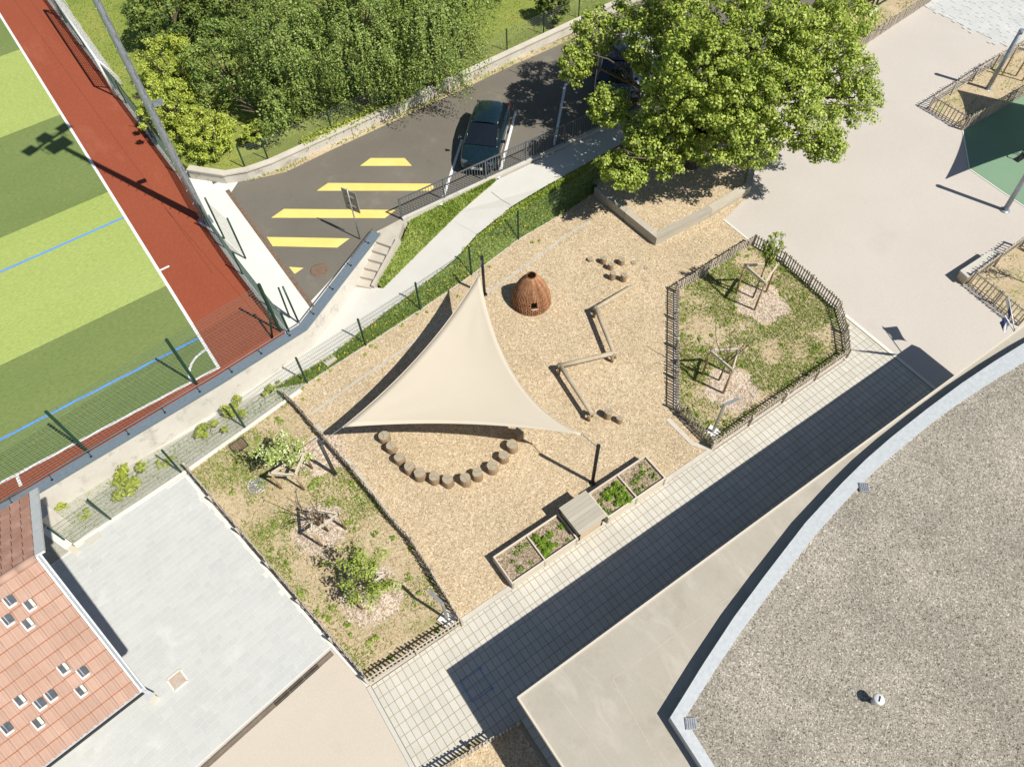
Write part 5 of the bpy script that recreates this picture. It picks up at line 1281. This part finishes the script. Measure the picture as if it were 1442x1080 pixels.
# ---- saplings with stake frames
def frame(label, bases, h, rail=True):
    b0 = sum((Vector(b) for b in bases), Vector())/len(bases); o = thing('tree_stakes', label, 'tree stakes', (b0.x, b0.y, .02))
    tops = []
    for b in bases:
        b = Vector((b.x, b.y, 0)); t = b+Vector((0, 0, h))+(b-Vector((b0.x, b0.y, 0)))*.03; tops.append(t); MB().tube([b, t], [.04, .038], 8).build('stake', M['stake'], o)
    n_ = len(tops)
    for i in range(n_ if n_ > 2 else 1):
        a, b = tops[i], tops[(i+1) % n_]; d = (b-a).normalized()*.06; MB().beam(a-d-Vector((0, 0, .05)), b+d-Vector((0, 0, .05)), .04, .12).build('board', M['stakepale'], o)
    return Vector((b0.x, b0.y, .02))
def sapling(label, base, h, cz, r, n, mat, size=.09, bare=0, elong=1.0):
    o = thing('sapling', label, 'tree', base); m = MB(); b = Vector(base); f = b+Vector((random.uniform(-.05, .05), random.uniform(-.05, .05), h*.5)); m.tube([b, b.lerp(f, .5), f], [.035, .03, .024], 7); ends = []; mids = []
    k = 9 if not bare else bare
    for i in range(k):
        a = 2*math.pi*i/k+random.uniform(-.3, .3); rr2 = r*random.uniform(.5, 1); e = Vector((b.x+rr2*math.cos(a), b.y+rr2*math.sin(a), cz+random.uniform(-.8, 1)*r*elong)); ends.append(e); pts = limb(m, f, e, .02, .008, .1, 4, 5); mids.append(pts[3]); mids.append(pts[2])
        for _ in range(2): limb(m, pts[2], pts[2]+Vector((random.uniform(-1, 1), random.uniform(-1, 1), random.uniform(0, 1)))*r*.5, .008, .003, .1, 3, 4)
    m.build('trunk', M['twig'], o)
    if n:
        cs_ = ends+mids+[Vector((b.x, b.y, cz))]; C_, D_ = clumps(cs_, [r*random.uniform(.25, .42) for _ in cs_], [n//len(cs_)+1]*len(cs_), .9, .2)
        leafmesh('crown', C_, rng.uniform(size*.6, size*1.3, len(C_)), mat, o, up=.5, D=D_)
q = frame('three stakes with boards around the leafy sapling of the many-sided bed', [P(1036, 413), P(1062, 437), P(1078, 412)], 1.6); sapling('slim leafy sapling in the upper stake frame of the many-sided bed', P(1060, 420), 3.4, 2.8, .36, 800, M['sapling'], .085, 0, 2.4)
q = frame('three stakes with boards around the bare sapling of the many-sided bed', [P(989, 528), P(1018, 554), P(1026, 526)], 1.5); sapling('bare-branched sapling with dark twigs in the lower stake frame of the many-sided bed', P(1012, 536), 2.2, 2.6, .8, 0, None, .05, 6, .6)
q = frame('stake frame around the white-blossoming sapling of the long bed', [P(396, 688), P(440, 660), P(428, 690)], 1.15); sapling('bushy pale-blossomed sapling near the mesh fence in the long bed', P(415, 665), 1.9, 1.45, .75, 1500, M['blossom'], .09)
q = frame('empty-looking stake frame in the middle of the long grass bed', [P(453, 769), P(487, 745), P(450, 738)], 1.2); sapling('nearly leafless sapling in the middle of the long grass bed', P(462, 748), 2.0, 1.75, .75, 130, M['drygrass'], .06)
q = frame('stake frame around the lush sapling at the lower end of the long bed', [P(510, 857), P(550, 825), P(505, 822)], 1.15); sapling('lush light green sapling at the lower end of the long bed', P(530, 835), 2.2, 1.75, .8, 1500, M['sapling'], .09)
q = frame('brown stakes in the bed beside the green rubber at the right edge', [P(1410, 107), P(1430, 108), P(1439, 115)], 1.5)
q = Vector(P(1452, 402)); sapling('sapling at the right edge behind the concrete bench', (q.x, q.y, .02), 2.2, 2.2, .7, 260, M['sapling'], .09)
# ---- shrubs along the mesh fence strip
for px, r, n_, lb in (((176, 681), .62, 1100, 'wide yellow-green shrub left of the others behind the mesh fence'), ((290, 608), .42, 600, 'yellow-green shrub between two others behind the mesh fence'), ((330, 576), .5, 800, 'round green shrub highest along the mesh fence strip'), ((232, 648), .25, 160, 'small thin shrub at a fence post beside the long grass bed'), ((380, 550), .25, 140, 'little shrub behind the mesh fence close to the sail post'), ((88, 713), .22, 120, 'small pale weed bush by the house corner'), ((120, 725), .22, 90, 'sparse straw-coloured bush at the foot of the mesh fence')):
    p = PR(*px); p = P(px[0], px[1], p.z+r*.5); o = thing('garden_shrub', lb, 'shrub', (p.x, p.y, p.z-r*.5), 0, 'shrubs along the mesh fence')
    cs = [Vector((p.x+random.gauss(0, r*.5), p.y+random.gauss(0, r*.35), p.z+random.uniform(-.2, .5)*r)) for _ in range(9)]
    C_, D_ = clumps(cs, [r*.36]*9, [n_//9+1]*9, .8, .2); leafmesh('foliage', C_, rng.uniform(.06, .13, len(C_)), M['shrub'], o, up=.6, D=D_)
    m = MB()
    for q in cs: m.tube([(p.x, p.y, p.z-r*.5-.05), q], .008, 4)
    m.build('stem', M['twig'], o)
# ================================================================== GRASS
def gmask(X, Y, s, thr, off=0):
    v = np.array([noise.noise(Vector((x*s+off, y*s, 3.3)))+.5*noise.noise(Vector((x*s*2.7, y*s*2.7+off, 1.1))) for x, y in zip(X, Y)]); return v+rng.normal(0, .16, len(v)) > thr
def noring(X, Y):
    k = np.ones(len(X), bool)
    for x, y, r in RINGS: k &= (X-x)**2+(Y-y)**2 > (r*(1+.15*np.sin(5*np.arctan2(Y-y, X-x))))**2
    return k
X, Y = sample(bedL, 26000); k = gmask(X, Y, .6, .2)&noring(X, Y); o = blades('bed_grass', X[k], Y[k], np.full(k.sum(), .02), .06, M['grass'], w=.045, lean=2.4); tag(o, 'patchy green grass of the long bed', 'grass')
X, Y = sample(bedL, 9000); k = noring(X, Y); o = blades('dry_grass', X[k], Y[k], np.full(k.sum(), .02), .045, M['drygrass'], w=.035, lean=3.0); tag(o, 'dry straw-coloured grass of the long bed', 'grass')
X, Y = sample(bedR, 30000); k = gmask(X, Y, .5, -.1, 9)&noring(X, Y); o = blades('bed_grass', X[k], Y[k], np.full(k.sum(), .02), .06, M['grass'], w=.045, lean=2.4); tag(o, 'green grass of the many-sided bed', 'grass')
X, Y = sample(bedR, 7000); k = noring(X, Y); o = blades('dry_grass', X[k], Y[k], np.full(k.sum(), .02), .045, M['drygrass'], w=.035, lean=3.0); tag(o, 'dry straw-coloured grass of the many-sided bed', 'grass')
wx = []
for poly_, m_ in ((bedL, 60), (bedR, 60)):
    X, Y = sample(poly_, m_); k = noring(X, Y)
    for x_, y_ in zip(X[k], Y[k]): wx.append((x_, y_, .05))
wcn, wdn = clumps(wx, rng.uniform(.06, .16, len(wx)), [26]*len(wx), .5, .2); wcn[:, 2] = np.maximum(wcn[:, 2], .03)
o = leafmesh('broadleaf_weeds', wcn, rng.uniform(.05, .12, len(wcn)), M['grasslush'], None, 'stuff', up=.6, D=wdn); tag(o, 'broad-leaved weed tufts scattered over the two fenced beds', 'weeds')
for pl_, lb, nn_ in ((bedF1, 'sparse grass in the bed beside the green rubber', 1500), (bedF2, 'sparse grass behind the concrete bench', 600), (bedT, 'dry grass in the bed at the top edge', 2500)):
    X, Y = sample(pl_, nn_); k = gmask(X, Y, .8, .0); o = blades('bed_grass', X[k], Y[k], np.full(k.sum(), .02), .1, M['grass'], w=.04, lean=1.2); tag(o, lb, 'grass')
def stripgrass(A, B, n, h, mat, label, tlo=0, thi=1, w=.035, nm='bank_grass'):
    Ls = [(A[i+1]-A[i]).length*((A[i]-B[i]).length+.2) for i in range(len(A)-1)]; pr = np.array(Ls)/sum(Ls); ii = rng.choice(len(pr), n, p=pr); s = rng.random(n); t = rng.uniform(tlo, thi, n)
    Aa = np.array([tuple(v) for v in A]); Ba = np.array([tuple(v) for v in B]); p = (Aa[ii]*(1-s)[:, None]+Aa[ii+1]*s[:, None])*(1-t)[:, None]+(Ba[ii]*(1-s)[:, None]+Ba[ii+1]*s[:, None])*t[:, None]
    o = blades(nm, p[:, 0], p[:, 1], p[:, 2]-.01, h, mat, w=w, lean=1.1); tag(o, label, 'grass'); return p
pgr = stripgrass(bn[5:], bt[5:], 17000, .11, M['grasslush'], 'lush weedy grass bank between mesh fence and ramp', w=.045)
k = rng.choice(len(pgr), 170); fc = pgr[k]+np.array([0, 0, .15]); o = leafmesh('dandelions', fc, np.full(170, .06), M['flower'], None, 'stuff', up=3, width=.9); tag(o, 'yellow dandelion flowers scattered over the grassy bank', 'flowers')
stripgrass(bn[1:6], bt[1:6], 900, .1, M['grass'], 'thin weeds in the strip left of the bank behind the mesh fence', .1, .9)
pgw = stripgrass(wa, wb, 4200, .11, M['grasslush'], 'wedge of lush grass between steps, ramp and railing', w=.045, nm='wedge_grass')
X, Y = sample([Vector(q+(0,)) for q in lp[:4]]+[Vector((2.6, 28, 0)), Vector((4.2, 27, 0)), Vector((8, 40, 0)), Vector((3, 60, 0))], 9000); o = blades('lawn_grass', X, Y, np.full(len(X), LAWN), .08, M['grass'], w=.05, lean=1.1); tag(o, 'short meadow grass between the mast and the trees', 'grass')
X, Y = sample([Vector(q) for q in [(14, 27, 0), (26, 27.6, 0), (34, 36, 0), (18, 36, 0)]], 7000); o = blades('lawn_grass', X, Y, np.full(len(X), LAWN), .08, M['grass'], w=.05, lean=1.1); tag(o, 'mown grass right of the birches behind the low wall', 'grass')
vx = []
for a, b in zip([W1(*q) for q in [(345, 252), (400, 240), (462, 210), (560, 165), (640, 128), (720, 90)]], [W1(*q) for q in [(400, 240), (462, 210), (560, 165), (640, 128), (720, 90), (830, 42)]]):
    for _ in range(150):
        q = a.lerp(b, random.random()); vx.append((q.x+random.gauss(0, .1), q.y+random.gauss(0, .1), Z1+.02))
vx = np.array(vx); kk = gmask(vx[:, 0], vx[:, 1], .9, .0); vx = vx[kk]; o = blades('verge_weeds', vx[:, 0], vx[:, 1], vx[:, 2], .09, M['grass'], w=.05, lean=1.4); tag(o, 'straggling weeds along the foot of the low car park wall', 'weeds')
sw_ = []
for k in range(6):
    a = bl.lerp(tl, (k+.5)/6)
    for _ in range(22): sw_.append((a.x+.08+random.gauss(0, .05), a.y+random.gauss(0, .08), bl.z+(Z1-bl.z)*(k+1)/6))
sw_ = np.array(sw_); o = blades('step_weeds', sw_[:, 0], sw_[:, 1], sw_[:, 2], .12, M['grasslush'], w=.05, lean=1.2); tag(o, 'green weeds growing along the wall side of the steps', 'weeds')
